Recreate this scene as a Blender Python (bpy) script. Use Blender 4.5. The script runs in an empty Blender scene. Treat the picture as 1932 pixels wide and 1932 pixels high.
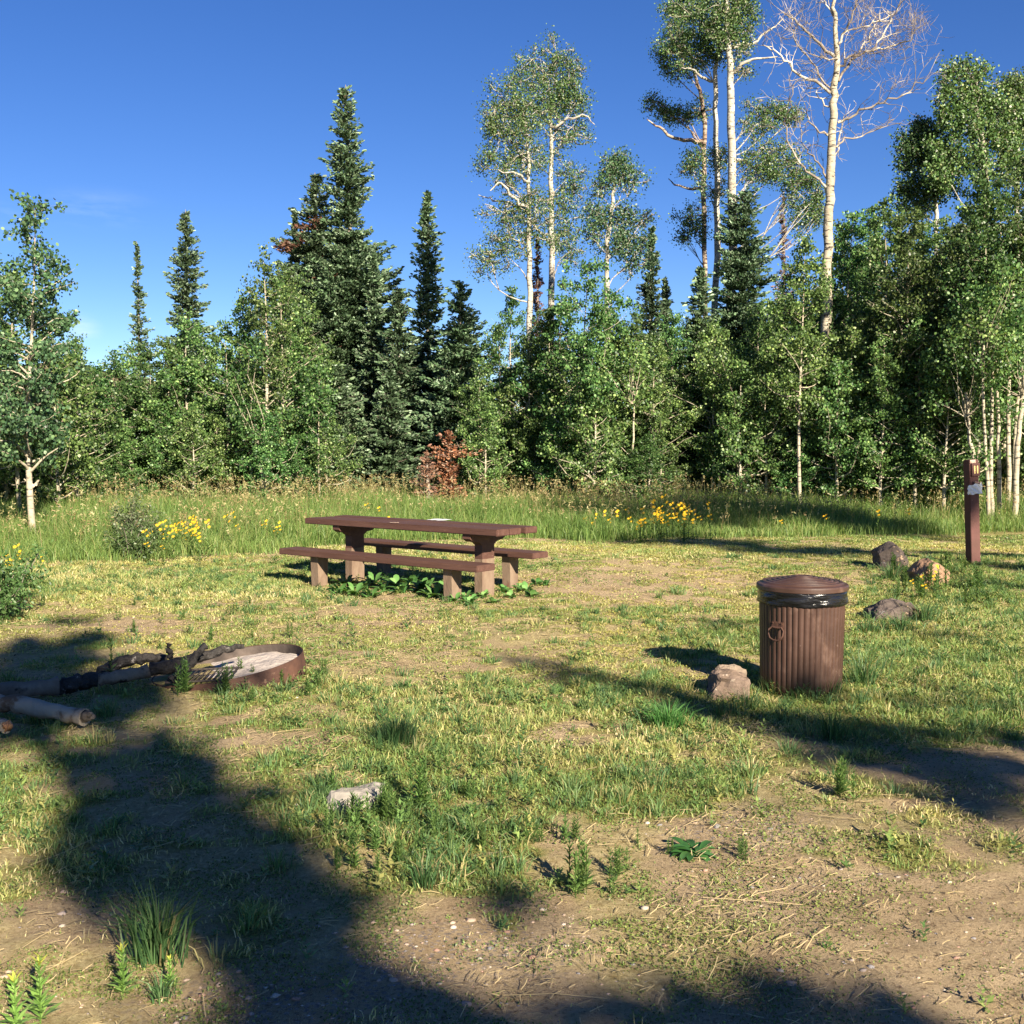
import bpy, math, random
import numpy as np
from mathutils import Vector, Matrix

C = bpy.context.scene
COL = bpy.context.scene.collection
R = math.radians
rng = np.random.default_rng(11)
random.seed(5)

# ------------------------------------------------------------------ camera, world, sun, exposure
FPX, CX, CY, HOR, EYE = 2155.0, 966.0, 966.0, 830.0, 1.7
PITCH = math.atan((CY - HOR) / FPX)
cam_d = bpy.data.cameras.new('camera'); cam = bpy.data.objects.new('camera', cam_d); COL.objects.link(cam)
cam.location = (0, 0, EYE); cam.rotation_euler = (math.pi / 2 - PITCH, 0, 0)
cam_d.sensor_width = 36; cam_d.lens = 36 * FPX / 1932; cam_d.clip_end = 2000; cam_d.clip_start = 0.05
C.camera = cam
SUN_AZ = R(154.0)      # clockwise from +Y
SUN_EL = R(26.5)
SUN = Vector((math.sin(SUN_AZ) * math.cos(SUN_EL), math.cos(SUN_AZ) * math.cos(SUN_EL), math.sin(SUN_EL)))

w = bpy.data.worlds.new("World"); C.world = w; w.use_nodes = True
nt = w.node_tree; nt.nodes.clear()
n_out = nt.nodes.new('ShaderNodeOutputWorld'); n_bg = nt.nodes.new('ShaderNodeBackground')
sky = nt.nodes.new('ShaderNodeTexSky'); sky.sky_type = 'NISHITA'; sky.sun_disc = False
sky.sun_elevation = SUN_EL; sky.sun_rotation = SUN_AZ
sky.altitude = 2600; sky.air_density = 1.0; sky.dust_density = 0.3; sky.ozone_density = 3.0
hs = nt.nodes.new('ShaderNodeHueSaturation'); hs.inputs['Saturation'].default_value = 1.24; hs.inputs['Hue'].default_value = .514
hs.inputs['Value'].default_value = 1.0
tc = nt.nodes.new('ShaderNodeTexCoord')
mp = nt.nodes.new('ShaderNodeMapping'); mp.inputs['Scale'].default_value = (9.0, 9.0, 40.0)
nz = nt.nodes.new('ShaderNodeTexNoise'); nz.inputs['Scale'].default_value = 1.3; nz.inputs['Detail'].default_value = 7; nz.inputs['Roughness'].default_value = .6
cr = nt.nodes.new('ShaderNodeMapRange'); cr.inputs['From Min'].default_value = .42; cr.inputs['From Max'].default_value = .8
def wisp(px, py, rx, rz, amt):
    q = Vector(((px - 966) / 2155, 1, (830 - py) / 2155)).normalized()
    v = nt.nodes.new('ShaderNodeVectorMath'); v.operation = 'SUBTRACT'; v.inputs[1].default_value = q
    u = nt.nodes.new('ShaderNodeVectorMath'); u.operation = 'MULTIPLY'; u.inputs[1].default_value = (2155 / rx, 2155 / rx, 2155 / rz)
    l_ = nt.nodes.new('ShaderNodeVectorMath'); l_.operation = 'LENGTH'
    g = nt.nodes.new('ShaderNodeMapRange'); g.interpolation_type = 'SMOOTHSTEP'; g.inputs['From Min'].default_value = 1; g.inputs['From Max'].default_value = 0; g.inputs['To Max'].default_value = amt
    nt.links.new(tc.outputs['Generated'], v.inputs[0]); nt.links.new(v.outputs[0], u.inputs[0]); nt.links.new(u.outputs[0], l_.inputs[0]); nt.links.new(l_.outputs['Value'], g.inputs['Value'])
    return g.outputs[0]
mul = nt.nodes.new('ShaderNodeMath'); mul.operation = 'MULTIPLY'
sm = nt.nodes.new('ShaderNodeMath'); sm.operation = 'ADD'; sm2 = nt.nodes.new('ShaderNodeMath'); sm2.operation = 'ADD'
nt.links.new(wisp(190, 400, 150, 45, .22), sm.inputs[0]); nt.links.new(wisp(160, 622, 45, 38, .55), sm.inputs[1]); nt.links.new(sm.outputs[0], sm2.inputs[0]); nt.links.new(wisp(-20, 425, 110, 50, .35), sm2.inputs[1])
mix = nt.nodes.new('ShaderNodeMixRGB'); mix.inputs['Color2'].default_value = (8, 9, 10.5, 1)
L = nt.links.new
L(tc.outputs['Generated'], mp.inputs['Vector']); L(mp.outputs['Vector'], nz.inputs['Vector']); L(nz.outputs['Fac'], cr.inputs['Value'])
L(cr.outputs[0], mul.inputs[0]); L(sm2.outputs[0], mul.inputs[1])
L(sky.outputs['Color'], hs.inputs['Color']); L(hs.outputs['Color'], mix.inputs['Color1']); L(mul.outputs[0], mix.inputs['Fac'])
L(mix.outputs['Color'], n_bg.inputs['Color']); L(n_bg.outputs['Background'], n_out.inputs['Surface'])
n_bg.inputs['Strength'].default_value = 0.045

sd = bpy.data.lights.new('sun', 'SUN'); sd.energy = 5.0; sd.angle = R(.55); sd.color = (1.0, .88, .70)
so = bpy.data.objects.new('sun', sd); COL.objects.link(so)
so.rotation_euler = SUN.to_track_quat('Z', 'Y').to_euler(); so.location = (10, -20, 30)
C.view_settings.view_transform = 'Standard'; C.view_settings.look = 'None'
C.view_settings.exposure = 1.65; C.view_settings.gamma = 1.0
C.render.resolution_x = 1024; C.render.resolution_y = 1024

# ------------------------------------------------------------------ helpers: projection
fw = np.array([0, math.cos(PITCH), -math.sin(PITCH)]); up = np.array([0, math.sin(PITCH), math.cos(PITCH)])
def ray(px, py):
    return np.array([(px - CX) / FPX, 0, 0]) + fw + up * ((CY - py) / FPX)
def ground(px, py, z=0.0):
    r = ray(px, py); t = (z - EYE) / r[2]
    return np.array([r[0] * t, r[1] * t, z])
def at(px, py, Y):
    r = ray(px, py); t = Y / r[1]
    return np.array([r[0] * t, Y, EYE + r[2] * t])
def project(x, y, z):
    x = np.asarray(x, float); y = np.asarray(y, float); dz = np.asarray(z, float) - EYE
    dep = y * fw[1] + dz * fw[2]; dep = np.where(dep < .3, .3, dep)
    return CX + FPX * x / dep, CY - FPX * (y * up[1] + dz * up[2]) / dep

# ------------------------------------------------------------------ helpers: noise
_perm = np.random.default_rng(3).random((256, 256))
def vnoise(x, y):
    xi = np.floor(x).astype(int); yi = np.floor(y).astype(int); fx = x - xi; fy = y - yi
    fx = fx * fx * (3 - 2 * fx); fy = fy * fy * (3 - 2 * fy)
    a = _perm[xi & 255, yi & 255]; b = _perm[(xi + 1) & 255, yi & 255]; c = _perm[xi & 255, (yi + 1) & 255]; d = _perm[(xi + 1) & 255, (yi + 1) & 255]
    return (a * (1 - fx) + b * fx) * (1 - fy) + (c * (1 - fx) + d * fx) * fy
def fbm(x, y, o=4, s=1.0, seed=0):
    x = np.asarray(x, float) * s + 17.3 * seed; y = np.asarray(y, float) * s - 9.1 * seed; v = 0; a = .5; tot = 0
    for _ in range(o):
        v = v + a * vnoise(x, y); tot += a; x = x * 2.03 + 5.1; y = y * 2.03 + 1.7; a *= .5
    return v / tot
def G(x, y):
    x = np.asarray(x, float); y = np.asarray(y, float)
    near = np.clip(1 - (np.hypot(x, y - 9) - 14) / 25, 0, 1)
    h = (fbm(x, y, 3, .35, 1) - .5) * .14 + (fbm(x, y, 3, 2.2, 2) - .5) * .035 * near
    h = h + (fbm(x, y, 2, 9, 3) - .5) * .016 * near
    far = np.clip((np.hypot(x, y) - 60) / 200, 0, 1)
    return h + far * 6 * fbm(x, y, 3, .01, 4)

# ------------------------------------------------------------------ helpers: objects
def tag(o, label=None, cat=None, group=None, kind=None):
    if label: o['label'] = label
    if cat: o['category'] = cat
    if group: o['group'] = group
    if kind: o['kind'] = kind
    return o
def thing(name, label, cat, loc=(0, 0, 0), group=None, rz=0.0):
    o = bpy.data.objects.new(name, None); COL.objects.link(o); o.empty_display_size = .1
    o.location = tuple(float(v) for v in loc); o.rotation_euler = (0, 0, rz)
    return tag(o, label, cat, group)
def np_mesh(name, V, F, mat=None, parent=None, fcol=None, smooth=False, vcol=None):
    V = np.asarray(V, np.float32).reshape(-1, 3); F = np.asarray(F, np.int32)
    me = bpy.data.meshes.new(name); k = F.shape[1]; m = F.shape[0]
    me.vertices.add(len(V)); me.vertices.foreach_set('co', V.ravel())
    me.loops.add(m * k); me.loops.foreach_set('vertex_index', F.ravel())
    me.polygons.add(m); me.polygons.foreach_set('loop_start', np.arange(0, m * k, k, dtype=np.int32))
    if smooth: me.polygons.foreach_set('use_smooth', np.ones(m, bool))
    me.update(calc_edges=True)
    if fcol is not None:
        a = me.attributes.new('tint', 'FLOAT_COLOR', 'FACE'); c = np.ones((m, 4), np.float32); c[:, :3] = fcol; a.data.foreach_set('color', c.ravel())
    if vcol is not None:
        a = me.attributes.new('tint', 'FLOAT_COLOR', 'POINT'); c = np.ones((len(V), 4), np.float32); c[:, :3] = vcol; a.data.foreach_set('color', c.ravel())
    if mat: me.materials.append(mat)
    o = bpy.data.objects.new(name, me); COL.objects.link(o)
    if parent: o.parent = parent
    return o
def copy_tree(o, parent=None):
    c = o.copy(); COL.objects.link(c)
    if parent: c.parent = parent
    for ch in list(o.children): copy_tree(ch, c)
    return c
class MB:
    """collects boxes, tubes and lathes into one mesh of quads / tris"""
    def __init__(s): s.v = []; s.f = []; s.sm = []
    def add(s, V, F, smooth=False, M=None):
        b = len(s.v)
        for p in V:
            p = Vector([float(q) for q in p]); p = M @ p if M else p
            s.v.append(tuple(p))
        for f in F: s.f.append([b + i for i in f]); s.sm.append(smooth)
    def box(s, c, d, M=None, bev=0.0):
        x, y, z = d[0] / 2, d[1] / 2, d[2] / 2
        if bev <= 0:
            V = [(c[0] + a * x, c[1] + b * y, c[2] + e * z) for a in (-1, 1) for b in (-1, 1) for e in (-1, 1)]
            F = [(0, 1, 3, 2), (4, 6, 7, 5), (0, 4, 5, 1), (2, 3, 7, 6), (0, 2, 6, 4), (1, 5, 7, 3)]
            s.add(V, F, False, M); return
        import bmesh
        bm = bmesh.new(); bmesh.ops.create_cube(bm, size=1)
        for q in bm.verts: q.co = Vector((q.co.x * d[0], q.co.y * d[1], q.co.z * d[2]))
        bmesh.ops.bevel(bm, geom=bm.edges[:], offset=bev, segments=2, affect='EDGES')
        bm.verts.index_update()
        s.add([q.co + Vector(c) for q in bm.verts], [[q.index for q in f.verts] for f in bm.faces], False, M); bm.free()
    def tube(s, P, r, n=8, caps=True, smooth=True, M=None, rough=0.0):
        P = [np.asarray(p, float) for p in P]
        if not hasattr(r, '__len__'): r = [r] * len(P)
        V = []; ref = np.array([0.0, 0, 1])
        t0 = P[1] - P[0]
        if abs(t0[2]) > .9 * np.linalg.norm(t0): ref = np.array([1.0, 0, 0])
        for i, p in enumerate(P):
            t = P[min(i + 1, len(P) - 1)] - P[max(i - 1, 0)]; t = t / (np.linalg.norm(t) + 1e-9)
            a = np.cross(t, ref); a /= np.linalg.norm(a) + 1e-9; b = np.cross(t, a)
            for k in range(n):
                q = 2 * math.pi * k / n; rr = r[i] * (1 + rough * (random.random() - .5))
                V.append(p + rr * (math.cos(q) * a + math.sin(q) * b))
        F = [(i * n + k, i * n + (k + 1) % n, (i + 1) * n + (k + 1) % n, (i + 1) * n + k) for i in range(len(P) - 1) for k in range(n)]
        s.add(V, F, smooth, M)
        if caps:
            e = len(P) - 1
            s.add(V[:n], [list(range(n))[::-1]], False, M); s.add(V[e * n:], [list(range(n))], False, M)
    def lathe(s, prof, n=48, M=None, fr=None, smooth=True, closed=False):
        V = []
        for (r, z) in prof:
            for k in range(n):
                q = 2 * math.pi * k / n; rr = r if fr is None else fr(r, z, q)
                V.append((rr * math.cos(q), rr * math.sin(q), z))
        m = len(prof); F = [(i * n + k, i * n + (k + 1) % n, (i + 1) * n + (k + 1) % n, (i + 1) * n + k) for i in range(m - 1) for k in range(n)]
        s.add(V, F, smooth, M)
    def build(s, name, mat, parent=None):
        me = bpy.data.meshes.new(name); me.from_pydata(s.v, [], s.f); me.update()
        me.polygons.foreach_set('use_smooth', s.sm)
        me.materials.append(mat)
        o = bpy.data.objects.new(name, me); COL.objects.link(o)
        if parent: o.parent = parent
        return o

# ------------------------------------------------------------------ materials
def new_mat(name):
    m = bpy.data.materials.new(name); m.use_nodes = True; m.node_tree.nodes.clear()
    return m, m.node_tree.nodes, m.node_tree.links.new
def leaf_mat(name, gain=(1, 1, 1), trans=.35, rough=.45, spec=.3, objvar=.25):
    m, N, K = new_mat(name)
    o = N.new('ShaderNodeOutputMaterial'); a = N.new('ShaderNodeAttribute'); a.attribute_name = 'tint'
    oi = N.new('ShaderNodeObjectInfo'); mr = N.new('ShaderNodeMapRange'); mr.inputs['To Min'].default_value = 1 - objvar; mr.inputs['To Max'].default_value = 1 + objvar
    K(oi.outputs['Random'], mr.inputs['Value'])
    g = N.new('ShaderNodeMixRGB'); g.blend_type = 'MULTIPLY'; g.inputs['Fac'].default_value = 1; g.inputs['Color2'].default_value = (*gain, 1)
    hv = N.new('ShaderNodeHueSaturation'); hm = N.new('ShaderNodeMapRange'); hm.inputs['To Min'].default_value = .5 - .07 * objvar; hm.inputs['To Max'].default_value = .5 + .06 * objvar
    hr = N.new('ShaderNodeMath'); hr.operation = 'FRACT'; h7 = N.new('ShaderNodeMath'); h7.operation = 'MULTIPLY'; h7.inputs[1].default_value = 7.31; K(oi.outputs['Random'], h7.inputs[0]); K(h7.outputs[0], hr.inputs[0]); K(hr.outputs[0], hm.inputs['Value'])
    K(hm.outputs[0], hv.inputs['Hue']); K(a.outputs['Color'], hv.inputs['Color']); K(hv.outputs[0], g.inputs['Color1'])
    g2 = N.new('ShaderNodeVectorMath'); g2.operation = 'SCALE'; K(g.outputs['Color'], g2.inputs[0]); K(mr.outputs['Result'], g2.inputs['Scale'])
    p = N.new('ShaderNodeBsdfPrincipled'); p.inputs['Roughness'].default_value = rough; p.inputs['Specular IOR Level'].default_value = spec
    K(g2.outputs[0], p.inputs['Base Color'])
    t = N.new('ShaderNodeBsdfTranslucent'); gg = N.new('ShaderNodeMixRGB'); gg.blend_type = 'MULTIPLY'; gg.inputs['Fac'].default_value = 1; gg.inputs['Color2'].default_value = (1.3, 1.35, .6, 1)
    K(g2.outputs[0], gg.inputs['Color1']); K(gg.outputs['Color'], t.inputs['Color'])
    x = N.new('ShaderNodeMixShader'); x.inputs['Fac'].default_value = trans
    K(p.outputs[0], x.inputs[1]); K(t.outputs[0], x.inputs[2]); K(x.outputs[0], o.inputs['Surface'])
    return m
def pbr(name, col, rough=.8, spec=.3, var=None, scale=8, stretch=(1, 1, 1), bump=.0, bscale=60, metal=0, detail=6, lo=.35, hi=.65, extra=None, bdist=.02):
    """col mixed with var by noise; extra = (colour, scale, lo, hi, stretch) second noise layer"""
    m, N, K = new_mat(name)
    o = N.new('ShaderNodeOutputMaterial'); p = N.new('ShaderNodeBsdfPrincipled')
    p.inputs['Roughness'].default_value = rough; p.inputs['Specular IOR Level'].default_value = spec; p.inputs['Metallic'].default_value = metal
    tc = N.new('ShaderNodeTexCoord')
    def layer(c1sock, c2, sc, a, b, st):
        mp = N.new('ShaderNodeMapping'); mp.inputs['Scale'].default_value = st; K(tc.outputs['Object'], mp.inputs['Vector'])
        n = N.new('ShaderNodeTexNoise'); n.inputs['Scale'].default_value = sc; n.inputs['Detail'].default_value = detail; n.inputs['Roughness'].default_value = .65
        K(mp.outputs[0], n.inputs['Vector'])
        r = N.new('ShaderNodeMapRange'); r.inputs['From Min'].default_value = a; r.inputs['From Max'].default_value = b; K(n.outputs['Fac'], r.inputs['Value'])
        x = N.new('ShaderNodeMixRGB'); x.inputs['Color2'].default_value = (*c2, 1); K(r.outputs[0], x.inputs['Fac'])
        if isinstance(c1sock, tuple): x.inputs['Color1'].default_value = (*c1sock, 1)
        else: K(c1sock, x.inputs['Color1'])
        return x.outputs['Color']
    s = layer(col, var if var else tuple(c * .8 for c in col), scale, lo, hi, stretch)
    if extra:
        for e in (extra if isinstance(extra, list) else [extra]): s = layer(s, e[0], e[1], e[2], e[3], e[4])
    K(s, p.inputs['Base Color'])
    if bump > 0:
        mp = N.new('ShaderNodeMapping'); mp.inputs['Scale'].default_value = stretch; K(tc.outputs['Object'], mp.inputs['Vector'])
        n = N.new('ShaderNodeTexNoise'); n.inputs['Scale'].default_value = bscale; n.inputs['Detail'].default_value = 6; K(mp.outputs[0], n.inputs['Vector'])
        b = N.new('ShaderNodeBump'); b.inputs['Strength'].default_value = bump; b.inputs['Distance'].default_value = bdist; K(n.outputs['Fac'], b.inputs['Height']); K(b.outputs[0], p.inputs['Normal'])
    K(p.outputs[0], o.inputs['Surface'])
    return m

M_ASPEN = leaf_mat('aspen_leaves', trans=.28, rough=.42, spec=.32, objvar=.36)
M_ASPEN_OLD = leaf_mat('mature_aspen_leaves', trans=.25, rough=.42, spec=.4, objvar=.12)
M_FIR = leaf_mat('fir_needles', trans=.08, rough=.5, spec=.3, objvar=.15)
M_GRASS = leaf_mat('grass_blades', trans=.42, rough=.5, spec=.3, objvar=0)
M_WEED = leaf_mat('weed_leaves', trans=.3, rough=.45, spec=.35, objvar=.12)
M_PEB = leaf_mat('pebbles', trans=0, rough=.85, spec=.2, objvar=0)
M_BARK = pbr('aspen_bark', (.42, .38, .29), .8, .15, var=(.26, .22, .16), scale=5, stretch=(1, 1, 1.5), bump=.5, bscale=18,
             extra=[((.05, .045, .04), 4, .56, .62, (1.0, 1.0, 5)), ((.035, .03, .028), 2.6, .61, .65, (1, 1, 2.2))])
M_BARK_GREY = pbr('old_aspen_bark', (.44, .42, .36), .8, .15, var=(.27, .24, .19), scale=4, bump=.5, bscale=16,
             extra=[((.05, .04, .035), 5, .54, .62, (1.2, 1.2, 5)), ((.04, .03, .03), 2.6, .62, .68, (1, 1, 1.5))])
M_BARK_DARK = pbr('fir_bark', (.16, .12, .09), .9, .1, var=(.3, .27, .23), scale=10, stretch=(1, 1, .4), bump=.5)
M_LIMB = pbr('dead_aspen_limbs', (.30, .26, .21), .9, .1, var=(.10, .08, .07), scale=1.6, extra=[((.58, .52, .42), 1.1, .52, .60, (1, 1, 1))])
M_TWIG = pbr('bare_twigs', (.16, .13, .115), .9, .1, var=(.26, .22, .185), scale=8)

# ------------------------------------------------------------------ leaf / blade generators
HEX = np.array([(-.5, 0), (-.22, .42), (.25, .40), (.56, 0), (.25, -.40), (-.22, -.42)])
def frames(n, upbias=0.0, r=rng):
    nn = r.normal(size=(n, 3)); nn[:, 2] = nn[:, 2] * (1 - .3) + upbias
    nn /= np.linalg.norm(nn, axis=1)[:, None]
    a = r.normal(size=(n, 3)); a -= (a * nn).sum(1)[:, None] * nn; a /= np.linalg.norm(a, axis=1)[:, None]
    return a, np.cross(nn, a)
def leaves(cent, size, upbias=0.0, r=rng, tpl=HEX, aspect=.95):
    n = len(cent); a, b = frames(n, upbias, r); k = len(tpl)
    s = (size * r.uniform(.7, 1.25, n))[:, None, None]
    V = cent[:, None, :] + s * (tpl[None, :, :1] * a[:, None, :] + aspect * tpl[None, :, 1:] * b[:, None, :])
    F = np.arange(n * k).reshape(n, k)
    return V.reshape(-1, 3), F
def tintmix(n, cols, wts, r=rng, jit=.18):
    c = np.array(cols)[r.choice(len(cols), n, p=np.array(wts) / sum(wts))]
    return np.clip(c * (1 + jit * r.normal(size=(n, 1))), 0.004, 1)
ASP = [(.050, .105, .030), (.080, .150, .042), (.130, .215, .064), (.030, .066, .022), (.24, .34, .12)]
ASP_W = [4, 4, 2.6, 2.4, .9]
OLD = [(.060, .122, .034), (.092, .160, .048), (.15, .225, .075), (.040, .074, .026), (.25, .28, .12)]
OLD_W = [4, 3, 1.8, 3, .5]
def blades(base, h, wdt, lean, colA, colB=None, r=rng, az=None):
    """grass blades: base (n,3), height, width, lean arrays; 2 quads each"""
    n = len(base); ang = r.uniform(0, 2 * math.pi, n) if az is None else az
    d = np.stack([np.cos(ang), np.sin(ang), np.zeros(n)], 1)
    q = r.uniform(0, 2 * math.pi, n); s = np.stack([np.cos(q), np.sin(q), np.zeros(n)], 1)
    V = np.empty((n, 6, 3)); hh = h[:, None]; ww = wdt[:, None]; ll = lean[:, None]
    upv = np.array([[0, 0, 1.0]])
    m = base + upv * hh * .6 + d * hh * ll * .35; t = base + upv * hh * (1 - .25 * ll) + d * hh * ll
    V[:, 0] = base - s * ww * .5; V[:, 1] = base + s * ww * .5
    V[:, 2] = m + s * ww * .42; V[:, 3] = m - s * ww * .42
    V[:, 4] = t + s * ww * .10; V[:, 5] = t - s * ww * .10
    b = np.arange(n)[:, None] * 6
    F = np.concatenate([b + np.array([[0, 1, 2, 3]]), b + np.array([[3, 2, 4, 5]])], 1).reshape(-1, 4)
    cA = colA; cB = colA if colB is None else colB
    col = np.stack([cA, cB], 1).reshape(-1, 3)
    return V.reshape(-1, 3), F, col
def join(parts):
    Vs, Fs, Cs = [], [], []; o = 0
    for V, F, c in parts:
        Vs.append(V); Fs.append(F + o); Cs.append(c); o += len(V)
    return np.concatenate(Vs), np.concatenate(Fs), np.concatenate(Cs)

# ------------------------------------------------------------------ vegetation maps (where grass, dirt, gravel are)
def ell(px, py, L_):
    v = np.zeros(np.shape(px))
    for (cx, cy, rx, ry, a) in L_:
        d = ((px - cx) / rx) ** 2 + ((py - cy) / ry) ** 2
        v = v + a * np.exp(-d * .8)
    return v
GREEN = [(250, 1100, 330, 35, .8), (1250, 1040, 330, 16, .5), (1750, 1230, 260, 90, .75), (1300, 1210, 160, 50, .35), (700, 1180, 150, 25, .2),
         (850, 1390, 300, 50, .55), (1270, 1370, 100, 35, .8), (1150, 1480, 140, 40, .55), (1330, 1500, 100, 38, .8), (800, 1540, 170, 80, .75),
         (60, 1520, 130, 90, .6), (1650, 1340, 250, 50, .7), (500, 1300, 120, 40, .5), (560, 1480, 130, 70, .4), (1000, 1300, 250, 40, .4), (350, 1640, 220, 120, .25),
         (1850, 1100, 150, 60, .6), (1850, 1320, 120, 60, .6), (1350, 1830, 120, 60, .15), (1600, 1590, 200, 40, .35), (200, 1400, 200, 60, .3)]
DIRT = [(120, 1740, 10, 10, 0), (1160, 1095, 150, 25, 1.0), (1390, 1090, 120, 20, .35), (760, 1160, 160, 22, .45), (260, 1190, 80, 14, .8), (1780, 1830, 300, 135, 1.5), (1400, 1560, 160, 50, .9),
        (1090, 1380, 90, 25, .9), (480, 1400, 90, 25, .55), (880, 1790, 260, 60, .9), (100, 1700, 120, 30, .4), (1900, 1440, 180, 40, .9), (480, 1870, 240, 45, .6),
        (1100, 1900, 400, 60, .6), (1350, 1660, 200, 50, .5), (1850, 1700, 130, 50, .7), (620, 1400, 60, 18, .6), (1060, 1590, 60, 40, .6), (300, 1480, 160, 22, .4), (930, 1700, 120, 30, .4)]
GRAVEL = [(1400, 1560, 150, 45, 1), (880, 1790, 260, 60, 1), (500, 1880, 260, 50, 1), (1400, 1680, 200, 60, .6), (1850, 1850, 200, 100, .25), (260, 1190, 70, 14, .5), (150, 1700, 150, 40, .4)]
def maps(x, y):
    px, py = project(x, y, 0 * np.asarray(x))
    n1 = fbm(x, y, 4, 1.1, 5); n2 = fbm(x, y, 4, 3.2, 6); n3 = fbm(x, y, 3, 7.5, 7)
    g = .21 + 1.2 * ell(px, py, GREEN) - .68 * ell(px, py, DIRT) + 1.1 * (n1 - .5) + 1.5 * (n2 - .5) + 1.7 * (n3 - .5)
    d = ell(px, py, DIRT) * .8 + .15 + 1.2 * (n2 - .5) - .9 * (n1 - .5)
    gr = ell(px, py, GRAVEL) * (.6 + .8 * n3)
    return np.clip(g, 0, 1), np.clip(d, 0, 1), np.clip(gr, 0, 1)
def meadow_front(x):
    """y of the edge of the tall meadow at x"""
    pts = [(-30, 15.5), (-5.6, 15.8), (-3.6, 16.6), (-2.2, 18.4), (-.5, 19.6), (1.5, 19.0), (5, 19.4), (7.0, 20.2), (9.5, 20.6), (30, 21)]
    return np.interp(x, [p[0] for p in pts], [p[1] for p in pts]) + (fbm(x, x * 0, 3, 1.3, 8) - .5) * 1.2

# ================================================================== GROUND (one sheet to the horizon)
def axis(lo, hi, step, far, grow=1.22):
    a = list(np.arange(lo, hi + 1e-6, step)); s = step; v = hi
    while v < far: s *= grow; v += s; a.append(v)
    s = step; v = lo; b = []
    while v > -far: s *= grow; v -= s; b.append(v)
    return np.array(b[::-1] + a)
gx = axis(-8, 8, .05, 600); gy = axis(2.8, 19, .05, 600)
X, Y = np.meshgrid(gx, gy); Xf, Yf = X.ravel(), Y.ravel(); Zf = G(Xf, Yf)
g_, d_, r_ = maps(Xf, Yf)
far = np.clip((Yf - 19) / 3, 0, 1) + np.clip((-Yf + 1) / 3, 0, 1); g_ = np.clip(g_ * (1 - far) + far * .8, 0, 1)
nxx, nyy = len(gx), len(gy); I = np.arange(nxx * nyy).reshape(nyy, nxx)
Fg = np.stack([I[:-1, :-1], I[:-1, 1:], I[1:, 1:], I[1:, :-1]], -1).reshape(-1, 4)
m, N, K = new_mat('soil_and_thatch')
o_ = N.new('ShaderNodeOutputMaterial'); p_ = N.new('ShaderNodeBsdfPrincipled'); p_.inputs['Roughness'].default_value = .95; p_.inputs['Specular IOR Level'].default_value = .1
at_ = N.new('ShaderNodeAttribute'); at_.attribute_name = 'tint'; sp = N.new('ShaderNodeSeparateXYZ'); K(at_.outputs['Vector'], sp.inputs[0])
tc_ = N.new('ShaderNodeTexCoord')
def nse(sc, det=6, ro=.65):
    n = N.new('ShaderNodeTexNoise'); n.inputs['Scale'].default_value = sc; n.inputs['Detail'].default_value = det; n.inputs['Roughness'].default_value = ro; K(tc_.outputs['Object'], n.inputs['Vector']); return n.outputs['Fac']
def rng_(s, a, b):
    r = N.new('ShaderNodeMapRange'); r.inputs['From Min'].default_value = a; r.inputs['From Max'].default_value = b; K(s, r.inputs['Value']); return r.outputs[0]
def mixc(f, a, b):
    x = N.new('ShaderNodeMixRGB'); K(f, x.inputs['Fac'])
    for s, k in ((a, 'Color1'), (b, 'Color2')):
        if isinstance(s, tuple): x.inputs[k].default_value = (*s, 1)
        else: K(s, x.inputs[k])
    return x.outputs['Color']
def mth(op, a, b):
    x = N.new('ShaderNodeMath'); x.operation = op; x.use_clamp = True
    for i, s in enumerate((a, b)):
        if isinstance(s, float): x.inputs[i].default_value = s
        else: K(s, x.inputs[i])
    return x.outputs[0]
soil = mixc(rng_(nse(2.1), .35, .65), (.43, .315, .18), (.60, .46, .285))
soil = mixc(rng_(nse(55, 5), .52, .7), soil, (.19, .13, .075))
soil = mixc(rng_(nse(120, 4), .6, .72), soil, (.58, .47, .35))
thatch = mixc(rng_(nse(38, 6, .8), .38, .62), (.33, .25, .11), (.62, .52, .28))
moss = mixc(rng_(nse(70, 5, .75), .4, .6), (.17, .17, .045), (.44, .40, .14))
gg = mth('ADD', sp.outputs[0], mth('MULTIPLY', mth('SUBTRACT', nse(14, 6, .7), .5), 1.0))
c1 = mixc(rng_(mth('ADD', mth('SUBTRACT', 1.0, sp.outputs[1]), mth('MULTIPLY', mth('SUBTRACT', nse(20, 5), .4), .8)), .62, .95), soil, thatch)
c2 = mixc(rng_(gg, .25, .75), c1, moss)
vor = N.new('ShaderNodeTexVoronoi'); vor.inputs['Scale'].default_value = 45; K(tc_.outputs['Object'], vor.inputs['Vector'])
peb = mixc(rng_(nse(30, 2), .4, .6), (.24, .20, .17), (.42, .34, .27))
gm = mth('MULTIPLY', rng_(sp.outputs[2], .25, .8), rng_(vor.outputs['Distance'], .45, .3))
c3 = mixc(gm, c2, peb)
K(c3, p_.inputs['Base Color'])
b1 = N.new('ShaderNodeBump'); b1.inputs['Distance'].default_value = .045; b1.inputs['Strength'].default_value = 1.0; K(nse(26, 8, .75), b1.inputs['Height'])
b2 = N.new('ShaderNodeBump'); b2.inputs['Distance'].default_value = .02; b2.inputs['Strength'].default_value = .9; K(nse(110, 5, .7), b2.inputs['Height']); K(b1.outputs[0], b2.inputs['Normal'])
K(b2.outputs[0], p_.inputs['Normal']); K(p_.outputs[0], o_.inputs['Surface'])
M_GROUND = m
go = np_mesh('ground', np.stack([Xf, Yf, Zf], 1), Fg, M_GROUND, smooth=True, vcol=np.stack([g_, d_, r_], 1)); tag(go, kind='structure')

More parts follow.
